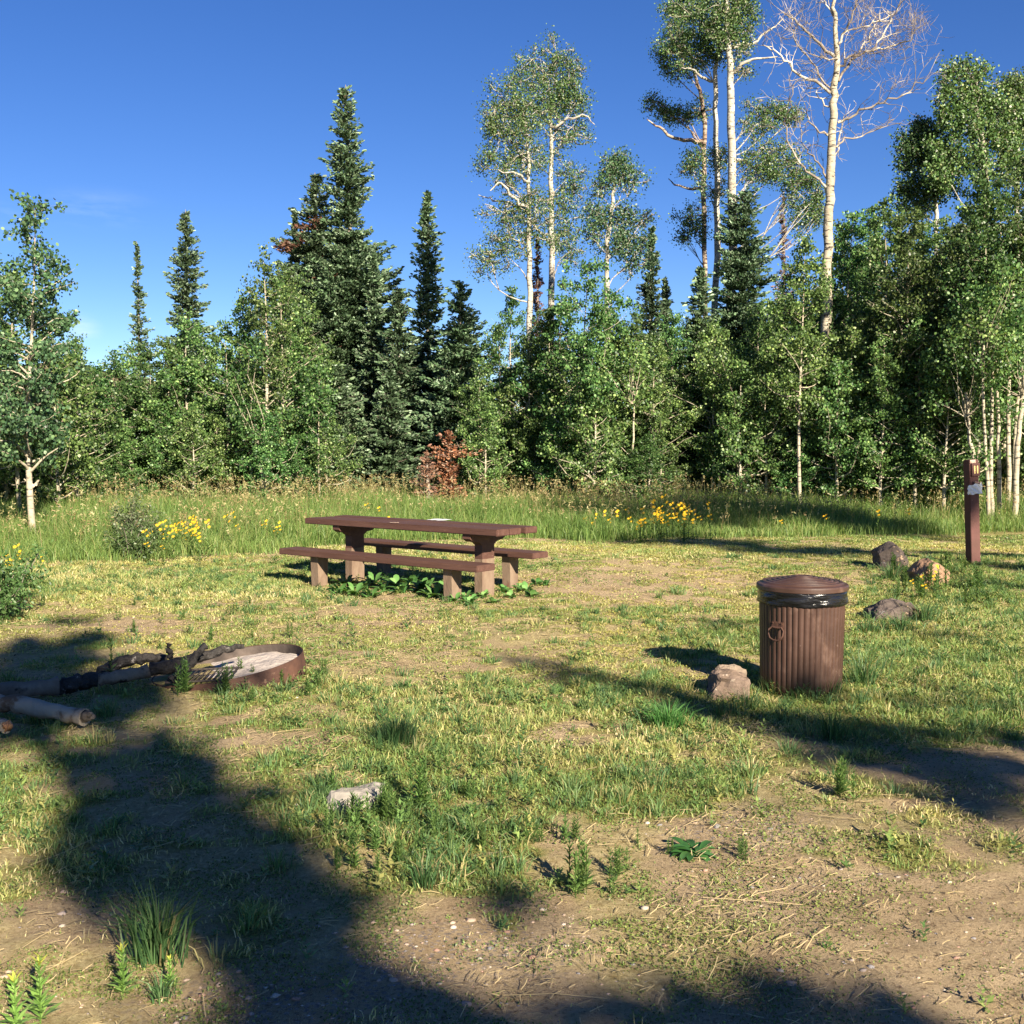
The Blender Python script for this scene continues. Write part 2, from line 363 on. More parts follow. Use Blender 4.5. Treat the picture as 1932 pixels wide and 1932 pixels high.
# distant wooded hill seen at the far left
hx = np.linspace(-160, 40, 60); hy = np.linspace(150, 320, 30); HX, HY = np.meshgrid(hx, hy)
HZ = 17 * np.exp(-((HX + 92) / 34) ** 2 - ((HY - 240) / 60) ** 2) + 5 * (fbm(HX, HY, 4, .06, 9) - .3) - 1
I = np.arange(HX.size).reshape(HX.shape); Fh = np.stack([I[:-1, :-1], I[:-1, 1:], I[1:, 1:], I[1:, :-1]], -1).reshape(-1, 4)
M_HILL = pbr('hillside_scrub', (.12, .12, .05), .95, .1, var=(.26, .19, .12), scale=.12, bump=1, bscale=.5, bdist=2)
tag(np_mesh('hill', np.stack([HX.ravel(), HY.ravel(), HZ.ravel()], 1), Fh, M_HILL, smooth=True), kind='structure')

# ================================================================== TREES
def curve(p0, p1, n=8, wob=.05, r=random):
    p0 = np.array(p0, float); p1 = np.array(p1, float); Ln = np.linalg.norm(p1 - p0)
    o1 = np.array([r.gauss(0, 1) for _ in range(3)]) * wob * Ln; o2 = np.array([r.gauss(0, 1) for _ in range(3)]) * wob * .5 * Ln
    return [p0 + (p1 - p0) * t + o1 * math.sin(math.pi * t) + o2 * math.sin(2 * math.pi * t) for t in np.linspace(0, 1, n)]
def aspen_parts(h, cr, base=.18, nleaf=6000, tr=.045, lsize=.055, seed=0, cols=ASP, wts=ASP_W, nb=46, sparse_top=.12, shape=None, lean=(0, 0), drop=0.0):
    """young aspen: trunk with limbs (tubes) and a crown of single leaves gathered round twigs"""
    rr = random.Random(seed); r = np.random.default_rng(seed)
    mb = MB(); tp = curve((0, 0, -.15), (lean[0], lean[1], h * .97), 14, .012, rr)
    mb.tube(tp, [tr * (1 - .93 * (i / 13)) * (1 + .05 * rr.random()) for i in range(14)], 8)
    cents = []
    def prof(t):   # t 0 base of crown..1 top
        if shape: return np.interp(t, [a for a, b in shape], [b for a, b in shape])
        return min(1, (t / .14) ** .5 if t < .14 else 1) * (1 - max(0, t - .35) / .68) ** .75
    tw = []
    for i in range(nb):
        t = (i + rr.random()) / nb; z = h * (base + (1 - base) * .97 * t)
        f = z / (h * .97) * 13; i0 = min(int(f), 12); p = tp[i0] + (tp[i0 + 1] - tp[i0]) * (f - i0)
        az = rr.random() * 2 * math.pi; ln = cr * prof(t) * rr.uniform(.55, 1.2); el = rr.uniform(.35, .9)
        e = p + np.array([math.cos(az) * ln, math.sin(az) * ln, ln * el * rr.uniform(.5, 1.1)])
        if ln < .05: ln = .05
        bp = curve(p, e, 6, .07, rr); r0 = max(.004, tr * (1 - t) * .45 * min(1, ln / cr + .3))
        mb.tube(bp, [r0 * (1 - .8 * k / 5) for k in range(6)], 5, caps=False)
        ns = max(2, int(7 * ln / cr * (1 if t < 1 - sparse_top else .4)))
        for s in range(ns):
            u = rr.uniform(.3, 1); q = bp[0] + (bp[-1] - bp[0]) * u
            d = np.array([rr.gauss(0, 1), rr.gauss(0, 1), rr.gauss(.25, .7)]); d /= np.linalg.norm(d)
            tl = rr.uniform(.12, .34) * (.6 + .5 * h / 6); e2 = q + d * tl
            if s % 2 == 0: mb.tube([q, (q + e2) / 2 + np.array([0, 0, .01]), e2], [r0 * .35, r0 * .25, .002], 3, caps=False)
            tw.append((q, e2))
    per = max(3, int(nleaf / len(tw)))
    Q = np.array([a for a, b in tw]); E = np.array([b for a, b in tw])
    idx = r.integers(0, len(tw), nleaf); u = r.uniform(.1, 1.1, nleaf)[:, None]
    cen = Q[idx] + (E[idx] - Q[idx]) * u + r.normal(size=(nleaf, 3)) * np.array([.055, .055, .05])
    V, F = leaves(cen, lsize, 0.1, r); col = tintmix(nleaf, cols, wts, r)
    return mb, V, F, col
def add_tree(name, label, cat, loc, mb, V, F, col, bark=M_BARK, leafm=M_ASPEN, group=None, rz=0.0, crown='crown'):
    t = thing(name, label, cat, loc, group, rz)
    mb.build('trunk', bark, t)
    if V is not None: np_mesh(crown, V, F, leafm, t, fcol=col)
    return t

def pix_aspen(name, label, d, trunk, widths, clumps, nleaf, lsize=.051, bark=M_BARK_GREY, cols=OLD, wts=OLD_W, seed=0, twigs=(), depth=1.0, leafm=M_ASPEN_OLD, extra_branches=(), group=None, bare=0):
    """tall aspen whose trunk and leaf clumps stand at distance d; trunk given as points seen from the camera"""
    rr = random.Random(seed); r = np.random.default_rng(seed)
    pts = [at(x, y, d) for x, y in trunk]
    base = np.array([pts[0][0], d, float(G(pts[0][0], d))])
    pts = [base + np.array([0, 0, -.2])] + pts if pts[0][2] > base[2] + .3 else pts
    ws = [widths[0] * 1.15] + list(widths) if len(pts) > len(widths) else list(widths)
    P = []; W = []
    for i in range(len(pts) - 1):
        for t in np.linspace(0, 1, 5)[:-1]:
            P.append(pts[i] * (1 - t) + pts[i + 1] * t - base); W.append((ws[i] * (1 - t) + ws[i + 1] * t) * d / FPX / 2)
    P.append(pts[-1] - base); W.append(ws[-1] * d / FPX / 2)
    P = [p + np.array([rr.gauss(0, .015), rr.gauss(0, .02), 0]) for p in P]
    mb = MB(); mb.tube(P, W, 10, rough=.06)
    Pz = np.array([p[2] for p in P]); Pa = np.array(P)
    def trunk_at(z):
        z = min(max(z, Pz[0]), Pz[-1]); return np.array([np.interp(z, Pz, Pa[:, 0]), np.interp(z, Pz, Pa[:, 1]), z]), float(np.interp(z, Pz, W))
    cen = []; tot = sum(c[2] * c[3] for c in clumps) or 1
    big = []
    for (cx, cy, rx, ry) in clumps:
        big.append((cx, cy, rx * .62, ry * .62, None)); a0 = rr.uniform(0, 6.28)
        for k in range(6):
            a = a0 + k * 1.05 + rr.uniform(-.4, .4); q = rr.uniform(.6, 1.6); z_ = rr.uniform(.25, .55)
            big.append((cx + math.cos(a) * rx * q, cy + math.sin(a) * ry * q, rx * z_, ry * z_, (cx, cy)))
    tot = sum(c[2] * c[3] for c in big) or 1
    for (cx, cy, rx, ry, par) in big:
        c = at(cx, cy, d) - base; RX = rx * d / FPX; RZ = ry * d / FPX; RY = (RX + RZ) / 2 * depth
        c[1] += rr.uniform(-.5, .5) * RX * 1.5
        dz = abs(c[0]) * .65 + .3 + .4 * rr.random(); q, tw_ = trunk_at(c[2] - dz)
        if par: q = at(par[0], par[1], d) - base; tw_ = .04
        bp = curve(q, c + np.array([0, 0, -.1 * RZ]), 8, .08, rr); r0 = min(tw_ * .30, .024)
        mb.tube(bp, [r0 * (1 - .75 * k / 7) for k in range(8)], 6, caps=False)
        ns = max(8, int(nleaf / 28 * rx * ry / tot)); nl = int(1.5 * nleaf * rx * ry / tot)
        tws = []
        for _ in range(ns):
            v = np.array([rr.gauss(0, 1) for _ in range(3)]); v /= np.linalg.norm(v); v *= rr.random() ** .5 * 1.3
            e = c + v * np.array([RX, RY, RZ]); s = bp[rr.randint(3, 7)] if rr.random() < .5 else c + v * np.array([RX, RY, RZ]) * .35
            mid = (s + e) / 2 + np.array([rr.gauss(0, .05), rr.gauss(0, .05), -.05])
            mb.tube([s, mid, e], [.014, .009, .004], 4, caps=False); tws.append((mid, e))
        Q = np.array([a for a, b in tws]); E = np.array([b for a, b in tws]); idx = r.integers(0, len(tws), nl)
        cen.append(Q[idx] + (E[idx] - Q[idx]) * r.uniform(.0, 1.2, nl)[:, None] + r.normal(size=(nl, 3)) * .125)
    tmb = mb
    if bare: mb = MB()
    for br in extra_branches:
        wd = br[0]; bp = [at(x, y, d + dy) - base for x, y, dy in br[1]]
        fine = []
        for i in range(len(bp) - 1):
            for t in (0, .34, .67): fine.append(bp[i] * (1 - t) + bp[i + 1] * t + np.array([rr.gauss(0, .035), rr.gauss(0, .035), rr.gauss(0, .035)]) * (1 if (i, t) != (0, 0) else 0))
        fine.append(bp[-1]); m_ = len(fine)
        wd *= .68 if bare else 1
        mb.tube(fine, [wd * d / FPX / 2 * (1 - .8 * k / (m_ - 1)) + .004 for k in range(m_)], 6, caps=False)
        if bare:
            for k in range(2, m_):
                for _ in range(bare):
                    a = fine[k]; dr = fine[k] - fine[k - 1]; dr /= np.linalg.norm(dr) + 1e-6
                    v = dr * .7 + np.array([rr.gauss(0, .7), rr.gauss(0, .7), rr.gauss(.25, .6)]); v /= np.linalg.norm(v)
                    ln = rr.uniform(.25, .9); e = a + v * ln
                    pt = curve(a, e, 5, .1, rr); mb.tube(pt, [.009, .007, .006, .005, .003], 4, caps=False)
                    for _ in range(3):
                        j = rr.randint(1, 4); v2 = v + np.array([rr.gauss(0, .8) for _ in range(3)]); v2 /= np.linalg.norm(v2)
                        mb.tube([pt[j], pt[j] + v2 * rr.uniform(.1, .4)], [.006, .003], 3, caps=False)
    t = thing(name, label, 'tree', base, group)
    tmb.build('trunk', bark, t)
    if bare: mb.build('bare_limbs', M_LIMB, t)
    if cen:
        cen = np.concatenate(cen); V, F = leaves(cen, lsize, .1, r); np_mesh('crown', V, F, leafm, t, fcol=tintmix(len(cen), cols, wts, r))
    if twigs:
        tb = MB()
        for (cx, cy, rx, ry, n) in twigs:
            for _ in range(n):
                a = rr.gauss(0, .5); b = rr.gauss(0, .5); p = at(cx + a * rx, cy + b * ry, d + rr.gauss(0, .5)) - base
                v = np.array([rr.gauss(.2, .6), rr.gauss(0, .6), rr.gauss(.5, .6)]); v /= np.linalg.norm(v)
                e = p + v * rr.uniform(.15, .5); tb.tube([p, (p + e) / 2 + np.array([rr.gauss(0, .03), 0, rr.gauss(0, .03)]), e], [.0045, .004, .0025], 3, caps=False)
        tb.build('bare_twigs', M_TWIG, t)
    return t

FIRC = [(.048, .085, .040), (.078, .125, .064), (.125, .175, .098), (.21, .28, .19), (.028, .050, .025)]
FIRW = [4, 4, 2.2, .8, 3]
BROWN = [(.13, .07, .045), (.18, .09, .055), (.09, .05, .035), (.22, .13, .08)]
BLADE = np.array([(-.5, .0), (-.25, .16), (.30, .17), (.55, 0), (.30, -.17), (-.25, -.16)])
def fir_parts(h, prof, seed=0, cols=FIRC, wts=FIRW, dens=1.0, tr=.09, start=.03, gap=0.08, nsize=.13, brown=0.0):
    """fir / spruce: whorls of drooping boughs carrying flat sprays of needle tufts. prof = [(height fraction, radius m)]"""
    rr = random.Random(seed); r = np.random.default_rng(seed)
    mb = MB(); tp = curve((0, 0, -.15), (0, 0, h), 12, .004, rr); mb.tube(tp, [tr * (1 - .96 * i / 11) + .004 for i in range(12)], 8)
    cen = []; dirs = []; sz = []; hz = []
    z = h * start
    while z < h * .99:
        f = z / h; Rm = np.interp(f, [a for a, b in prof], [b for a, b in prof])
        nb = max(5, int((8 + 6 * (1 - f)) * dens))
        for _ in range(nb):
            if rr.random() < gap: continue
            az = rr.random() * 2 * math.pi; ln = Rm * rr.uniform(.45, 1.1) * (1.3 if rr.random() < .12 else 1) * (.8 + .4 * float(fbm(az * .8 + seed, z * .9, 2, 1, seed))); zz = z + rr.uniform(-.1, .1)
            drp = rr.uniform(-.25, .05) - .25 * (1 - f) + (.35 if f > .9 else 0)
            o = np.array([0, 0, zz]); dv = np.array([math.cos(az), math.sin(az), 0]); n = max(3, int(ln / .11))
            side = np.array([-dv[1], dv[0], 0]); pts = []
            for k in range(n + 1):
                u = k / n; pts.append(o + dv * ln * u + np.array([0, 0, ln * (drp * u + .32 * u * u)]))
            mb.tube([pts[0], pts[len(pts) // 2], pts[-1]], [.014 * (1.2 - f), .009 * (1.2 - f), .003], 4, caps=False)
            for k in range(n + 1):
                u = k / n; wd = ln * (.34 * (1 - u) + .10) * (1 if u > .12 else .3); m_ = 1 + int(wd / .11)
                for s in (-1, 1):
                    for q in range(m_):
                        a = (q + rr.random()) / m_
                        cen.append(pts[k] + side * s * wd * a + dv * wd * a * .55 + np.array([0, 0, rr.gauss(.0, .025)]))
                        dd = dv * (.9 if u < .95 else 1.2) + side * s * (.9 * (1 - u * .5)) + np.array([0, 0, rr.uniform(.0, .6)]); dirs.append(dd); sz.append(nsize * rr.uniform(.7, 1.2)); hz.append(u)
        z += (.14 + .005 * h) * rr.uniform(.8, 1.2)
    cen = np.array(cen); D = np.array(dirs); D /= np.linalg.norm(D, axis=1)[:, None]; S = np.array(sz); Hh = np.array(hz)
    Vs = []; Fs = []; Cs = []; k = 6
    for j in range(3):
        n = len(cen); nn = r.normal(size=(n, 3)); nn[:, 2] += .5; a = D + r.normal(size=(n, 3)) * .35; a /= np.linalg.norm(a, axis=1)[:, None]
        nn -= (nn * a).sum(1)[:, None] * a; nn /= np.linalg.norm(nn, axis=1)[:, None]; b = np.cross(nn, a)
        V = (cen + r.normal(size=(n, 3)) * .02)[:, None, :] + S[:, None, None] * (BLADE[None, :, :1] * a[:, None, :] + BLADE[None, :, 1:] * b[:, None, :])
        Vs.append(V.reshape(-1, 3)); Fs.append(np.arange(n * k).reshape(n, k) + j * n * k)
        c = tintmix(n, cols, wts, r)
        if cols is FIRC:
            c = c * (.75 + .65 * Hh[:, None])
            if brown: bmask = (fbm(cen[:, 0] + cen[:, 1], cen[:, 2], 3, 1.1, seed) > 1 - brown); c[bmask] = tintmix(bmask.sum(), BROWN, [3, 2, 3, 1], r) if bmask.any() else c[bmask]
        Cs.append(c)
    return mb, np.concatenate(Vs), np.concatenate(Fs), np.concatenate(Cs)
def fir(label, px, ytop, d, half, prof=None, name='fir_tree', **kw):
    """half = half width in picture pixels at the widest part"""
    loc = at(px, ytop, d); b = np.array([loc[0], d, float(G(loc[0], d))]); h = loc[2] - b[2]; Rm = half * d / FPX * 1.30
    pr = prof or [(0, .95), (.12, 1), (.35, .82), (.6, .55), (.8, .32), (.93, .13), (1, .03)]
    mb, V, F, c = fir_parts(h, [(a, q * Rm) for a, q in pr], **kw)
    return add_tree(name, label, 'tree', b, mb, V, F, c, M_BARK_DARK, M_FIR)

# --- conifers
fir('tallest dark green fir, its narrow spire highest of the conifers left of centre', 652, 160, 35, 105, seed=1, dens=1.25, tr=.16,
    prof=[(0, .95), (.2, 1), (.38, .85), (.48, .85), (.56, .62), (.62, .44), (.66, .27), (.75, .32), (.85, .27), (.93, .17), (1, .02)], brown=.12)
fir('dark fir with a rusty brown dead top leaning against the tallest fir', 594, 326, 35.6, 90, seed=2, dens=1.2, tr=.14, brown=.36,
    prof=[(0, 1), (.3, .95), (.5, .85), (.7, .68), (.83, .45), (.93, .2), (1, .03)])
fir('shorter bluish fir at the right foot of the tallest fir', 704, 478, 33.5, 55, seed=3, dens=1.1)
fir('shaggy dark fir at the left foot of the fir with the dead top', 556, 395, 38, 42, seed=33, dens=1.0, brown=.2)
fir('slender fir with a needle thin spire between the picnic table trees and the mature aspens', 806, 362, 34, 62, seed=4, dens=1.1,
    prof=[(0, 1), (.2, .95), (.4, .75), (.55, .50), (.7, .42), (.85, .26), (.95, .12), (1, .02)])
fir('small bluish fir with a bare neck below its top, left of the slender spire', 752, 545, 32, 48, seed=5, dens=1.1,
    prof=[(0, 1), (.3, .95), (.6, .8), (.78, .5), (.84, .12), (.9, .40), (.96, .2), (1, .03)])
fir('broad pale tipped fir standing over the rust red dead sapling', 868, 528, 31, 72, seed=6, dens=1.2, start=.14,
    prof=[(0, .5), (.15, .85), (.3, 1), (.5, .85), (.75, .5), (.92, .25), (1, .04)])
fir('thin gappy fir standing alone at the far left skyline', 258, 455, 42, 30, seed=7, dens=.75, gap=.28, brown=.1)
fir('neat narrow fir on the left skyline, right of the thin gappy one', 350, 395, 40, 42, seed=8, dens=1.0,
    prof=[(0, 1), (.35, 1), (.6, .78), (.8, .6), (.92, .3), (1, .03)], brown=.1)
fir('narrow dark fir with twin tips left of the tall aspen stand', 1230, 425, 38, 48, seed=9, dens=1.0)
fir('shorter twin of the narrow dark fir left of the tall aspen stand', 1256, 520, 38.5, 40, seed=10, dens=1.0)
fir('dark fir rising between the two thickest pale aspen trunks', 1405, 352, 36, 70, seed=11, dens=1.2,
    prof=[(0, 1), (.3, .95), (.5, .8), (.7, .6), (.87, .5), (.95, .3), (1, .05)])
fir('deep shaded fir below the forked aspens right of the table', 1322, 505, 30, 72, seed=12, dens=1.2)
fir('low dark fir right of the dying aspen trunk', 1592, 585, 29, 70, seed=13, dens=1.2)
fir('grey brown dead conifer left of the dying aspen', 1478, 365, 39, 34, seed=14, dens=.7, gap=.3, name='dead_fir',
    cols=[(.22, .15, .13), (.28, .21, .18), (.16, .10, .09)], wts=[1, 1, 1], nsize=.09)
fir('rusty dead conifer hidden behind the pair of tall aspens', 1014, 440, 40, 26, seed=15, dens=.9, name='dead_fir', cols=BROWN, wts=[3, 2, 3, 1], nsize=.09, gap=.2)
fir('low dark fir bush behind the white aspen at the left edge', 95, 800, 25.5, 75, seed=16, dens=1.2)
fir('second low fir bush at the left edge, left of the white aspen trunk', 28, 840, 24.5, 60, seed=17, dens=1.1)
fir('low bluish fir filling the foot of the wood left of the rust red sapling', 735, 700, 29.5, 62, seed=18, dens=1.2)
fir('low dark fir right of the rust red sapling', 925, 750, 30, 50, seed=19, dens=1.1)
fir('low dark fir under the slim aspen right of centre', 1415, 690, 28.5, 70, seed=20, dens=1.1)
fir('low fir left of the aspen with three pale trunks', 640, 690, 29.5, 70, seed=31, dens=1.2)
fir('rust red dead fir sapling behind the picnic table', 848, 826, 26.5, 36, seed=21, dens=1.3, name='dead_sapling', cols=[(.27, .12, .06), (.34, .17, .09), (.18, .085, .05), (.36, .24, .16)], wts=[3, 2, 2, 1], nsize=.10,
    prof=[(0, .5), (.25, .6), (.45, .4), (.6, .45), (.8, 1), (1, .35)], gap=.25)
fir('small brown dead fir beside the rust red sapling', 806, 858, 26.2, 30, seed=22, dens=.8, name='dead_sapling', cols=[(.22, .11, .075), (.16, .10, .08), (.27, .15, .1)], wts=[3, 2, 2], nsize=.08, gap=.15)

# --- mature aspens, one by one
def c6(x, y): return 473.5 + x * .4493, 118.4 + y * .4493
def c7(x, y): return 868 + x * .5107, y * .5107
def c8(x, y): return 1341.6 + x * .5107, y * .5107
def cl(f, s, L_): return [(*f(a, b), c * s, d * s) for a, b, c, d in L_]
pix_aspen('aspen_tree', 'left one of the tall aspen pair, yellowish trunk showing down to the thicket', 28.5,
    [c6(1165, 1560), c6(1165, 1400), c6(1168, 1150), c6(1170, 900), c6(1165, 600), c6(1168, 420), c6(1160, 250)], [13, 13, 12, 10, 8, 6, 2],
    [(950, 195, 28, 24), (985, 215, 28, 28), (948, 250, 30, 34), (985, 290, 26, 30), (950, 320, 28, 26), (985, 375, 34, 30), (950, 400, 24, 14), (922, 490, 24, 16), (950, 470, 30, 22), (985, 440, 38, 22), (1012, 400, 22, 22), (930, 232, 14, 20)], 11000, lsize=.040, seed=41,
    extra_branches=[(7, [(1000, 395, 0), (975, 378, -.2), (945, 345, -.4), (925, 360, -.5)]), (5, [(998, 400, 0), (960, 385, .3), (925, 375, .5), (903, 368, .6)]), (5, [(1000, 345, 0), (970, 325, -.2), (940, 320, -.4)])])
pix_aspen('aspen_tree', 'right one of the tall aspen pair, straight grey trunk and higher crown', 38.6,
    [c6(1255, 1280), c6(1258, 1160), c6(1262, 900), c6(1265, 700), c6(1258, 500), c6(1262, 330), c6(1258, 180), c6(1250, 80)], [13, 13, 12, 10, 9, 7, 5, 2],
    [(1005, 112, 24, 20), (1050, 105, 22, 24), (1030, 140, 36, 24), (1070, 155, 28, 26), (1005, 165, 28, 26), (1085, 195, 24, 22), (1045, 195, 36, 26), (1010, 225, 26, 22), (1080, 240, 28, 18), (1000, 290, 20, 18),
     (1060, 265, 20, 16), (1072, 325, 24, 20), (1060, 375, 24, 22), (1085, 355, 14, 14), (1068, 420, 22, 18), (1078, 470, 16, 26), (1052, 450, 18, 18), (1090, 130, 10, 14)], 13500, seed=42,
    extra_branches=[(6, [(1041, 240, 0), (1070, 225, -.2), (1100, 215, -.3), (1122, 235, -.3)]), (4, [(1040, 265, 0), (1075, 260, .2), (1095, 275, .3), (1112, 268, .3)]), (6, [(1038, 235, 0), (1010, 205, .3), (985, 190, .5)]), (6, [(1038, 460, 0), (1000, 420, .3), (960, 400, .5), (915, 385, .7)])])
pix_aspen('aspen_tree', 'slim short crowned aspen between the tall pair and the tall stand', 34,
    [c7(545, 1200), c7(542, 1060), c7(545, 900), c7(560, 760), c7(572, 680), c7(568, 610)], [9, 9, 8, 7, 5, 2],
    cl(c7, .5107, [(560, 600, 36, 34), (600, 630, 50, 34), (640, 670, 34, 30), (560, 650, 30, 30), (515, 700, 22, 34), (500, 780, 34, 28), (540, 830, 44, 40), (600, 790, 40, 34), (620, 860, 44, 36), (690, 805, 22, 20), (650, 930, 40, 40), (580, 900, 44, 34), (640, 980, 30, 20), (490, 860, 26, 30)]), 6500, lsize=.055, seed=43,
    cols=[(.05, .10, .045), (.075, .135, .06), (.12, .19, .09), (.03, .065, .03)], wts=[4, 3, 2, 2])
pix_aspen('aspen_tree', 'dark banded trunk on the left of the tall aspen stand', 40,
    [c7(905, 1200), c7(903, 990), c7(900, 700), c7(905, 450), c7(890, 350), c7(868, 280), c7(850, 190)], [9, 9, 9, 8, 7, 5, 3],
    cl(c7, .5107, [(745, 400, 46, 24), (710, 370, 20, 24), (790, 420, 40, 22), (835, 430, 26, 20), (885, 405, 34, 26), (870, 590, 34, 34), (850, 620, 24, 20), (850, 800, 36, 30), (870, 850, 40, 30), (822, 870, 20, 16), (780, 180, 44, 44), (800, 90, 44, 46), (750, 210, 22, 34), (820, 250, 36, 28)]), 8500, seed=44,
    bark=pbr('scarred_aspen_bark', (.42, .36, .28), .85, .1, var=(.24, .17, .12), scale=3, bump=.5, extra=[((.06, .04, .035), 3.2, .48, .56, (1, 1, 3))]),
    extra_branches=[(8, [(*c7(895, 520), 0), (*c7(830, 518), -.2), (*c7(770, 495), -.4), (*c7(720, 455), -.5), (*c7(690, 440), -.5)]), (6, [(*c7(892, 695), 0), (*c7(840, 695), .1), (*c7(795, 685), .2), (*c7(770, 660), .3)])])
pix_aspen('aspen_tree', 'middle aspen of the tall stand with mottled cream trunk', 38,
    [c7(935, 1290), c7(935, 1200), c7(950, 950), c7(950, 700), c7(942, 450), c7(945, 260), c7(955, 130), c7(940, 20)], [12, 12, 12, 11, 9, 8, 6, 3],
    cl(c7, .5107, [(860, 60, 60, 50), (900, 130, 60, 50), (850, 200, 50, 44), (930, 200, 40, 40), (940, 60, 50, 60), (800, 20, 40, 40), (880, -30, 60, 40), (950, 590, 30, 30), (930, 700, 36, 36), (975, 560, 30, 24), (790, 140, 44, 40)]), 9500, seed=45,
    extra_branches=[(6, [(*c7(945, 300), 0), (*c7(890, 285), -.2), (*c7(850, 255), -.3), (*c7(820, 250), -.3)])])
pix_aspen('aspen_tree', 'thickest cream aspen on the right of the tall stand, running out of the top', 37,
    [c7(1000, 1090), c7(1005, 900), c7(1005, 600), c7(1000, 330), c7(998, 230), c7(985, 90), c7(985, -90)], [17, 16, 15, 13, 12, 8, 5],
    cl(c7, .5107, [(1000, 60, 60, 50), (1040, 120, 44, 40), (960, 20, 50, 50), (1050, 30, 40, 40), (1030, 190, 30, 30), (980, 130, 50, 40), (1020, -40, 60, 40), (1050, 260, 24, 20)]) +
    cl(c8, .5107, [(170, 400, 34, 24), (215, 430, 44, 36), (300, 425, 40, 26), (255, 410, 34, 20), (150, 470, 34, 30), (170, 580, 40, 34), (220, 620, 54, 36), (280, 590, 44, 34), (150, 640, 36, 34), (300, 650, 44, 30), (350, 660, 44, 34), (330, 720, 40, 34), (390, 740, 26, 46), (330, 790, 40, 40), (385, 800, 26, 36), (240, 550, 30, 20)]), 16500, seed=46,
    extra_branches=[(8, [(*c8(85, 270), 0), (*c8(120, 235), -.2), (*c8(170, 215), -.3), (*c8(245, 210), -.4)]), (7, [(*c8(80, 175), 0), (*c8(150, 165), .2), (*c8(210, 120), .3), (*c8(265, 70), .3)]), (9, [(*c8(85, 600), 0), (*c8(125, 597), -.1)])])
b8 = lambda wd, pts, dy0=0, dy1=0: (wd, [(*c8(a, b), dy0 + (dy1 - dy0) * i / (len(pts) - 1)) for i, (a, b) in enumerate(pts)])
pix_aspen('aspen_tree', 'big dying white aspen with bare crooked branches against the sky', 27.8,
    [c8(425, 1290), c8(430, 1100), c8(428, 980), c8(433, 850), c8(438, 700), c8(445, 560), c8(452, 430), c8(458, 330), c8(465, 220), c8(462, 100), c8(452, 0), c8(446, -60)], [18, 18, 17.5, 17, 16.5, 15, 14, 13, 10, 8, 6, 5],
    [], 0, seed=47, bark=M_BARK, bare=1,
    twigs=[(*c8(650, 160), 70, 40, 230), (*c8(560, 60), 50, 50, 160), (*c8(740, 90), 30, 35, 110), (*c8(560, 240), 50, 20, 90), (*c8(430, 210), 35, 12, 50), (*c8(330, 60), 45, 45, 100), (*c8(690, 320), 35, 12, 40), (*c8(230, 130), 30, 20, 30)],
    extra_branches=[b8(7, [(468, 452), (520, 437), (570, 405), (640, 380), (700, 355), (740, 325), (800, 290)], 0, -.6), b8(5, [(462, 545), (500, 515), (560, 500), (620, 480), (675, 440)], 0, .5),
        b8(8, [(442, 345), (390, 300), (320, 270), (280, 235), (240, 190), (190, 165)], 0, -.5), b8(9, [(458, 210), (400, 165), (350, 115), (300, 70), (265, 45)], 0, .4), b8(4, [(435, 395), (405, 365), (380, 335), (340, 310)], 0, .4),
        b8(5, [(430, 500), (385, 480), (360, 440), (350, 400)], 0, -.4), b8(5, [(428, 660), (400, 600), (365, 565), (335, 520), (330, 475)], 0, .4), b8(6, [(425, 692), (370, 640), (320, 600), (285, 545), (280, 440), (285, 370), (315, 300)], 0, -.5),
        b8(7, [(470, 245), (520, 213), (600, 185), (660, 172), (720, 150), (775, 95)], 0, -.4), b8(7, [(470, 300), (520, 225), (570, 170), (600, 110), (608, 60)], 0, .5), b8(7, [(466, 165), (500, 110), (530, 50), (550, -20)], 0, -.4),
        b8(5, [(460, 70), (430, 20), (400, -20)], 0, .2), b8(5, [(445, 330), (385, 250), (340, 190), (300, 120), (300, 60)], 0, .6), b8(4, [(470, 215), (430, 215), (390, 205), (350, 180)], 0, -.3), b8(5, [(590, 188), (640, 130), (680, 60), (700, 0)], -.2, -.4), b8(4, [(500, 115), (560, 100), (620, 80), (680, 40)], 0, .3), b8(5, [(452, 600), (470, 560), (490, 430)], 0, .3)])
pix_aspen('aspen_tree', 'leafy mature aspen with layered crown above the right thicket', 34,
    [c8(1015, 1300), c8(1015, 700), c8(1008, 550), c8(975, 380), c8(960, 300)], [11, 10, 9, 7, 3],
    cl(c8, .5107, [(890, 260, 34, 22), (950, 250, 40, 24), (985, 300, 50, 34), (890, 320, 34, 34), (850, 360, 24, 24), (940, 370, 60, 40), (1010, 380, 44, 36), (1080, 410, 50, 44), (880, 430, 40, 30), (960, 460, 60, 34), (1040, 500, 60, 40), (900, 560, 60, 50), (980, 600, 60, 40), (850, 640, 44, 40), (1080, 600, 50, 50)]), 12500, lsize=.065, seed=48)
pix_aspen('aspen_tree', 'dark leafy aspen left of the layered crown above the right thicket', 35,
    [c8(830, 1300), c8(832, 900), c8(834, 690), c8(815, 560), c8(800, 480)], [9, 8, 7, 5, 3],
    cl(c8, .5107, [(775, 470, 24, 20), (810, 470, 40, 26), (755, 510, 34, 30), (720, 560, 24, 24), (770, 580, 44, 34), (820, 540, 50, 40), (850, 600, 44, 34), (720, 620, 24, 20), (720, 690, 34, 24), (790, 690, 50, 30), (850, 700, 44, 34), (770, 750, 60, 30)]), 9500, lsize=.062, seed=49,
    cols=[(.045, .095, .034), (.07, .13, .042), (.12, .19, .06), (.030, .06, .024)], wts=[4, 3, 1.5, 3])
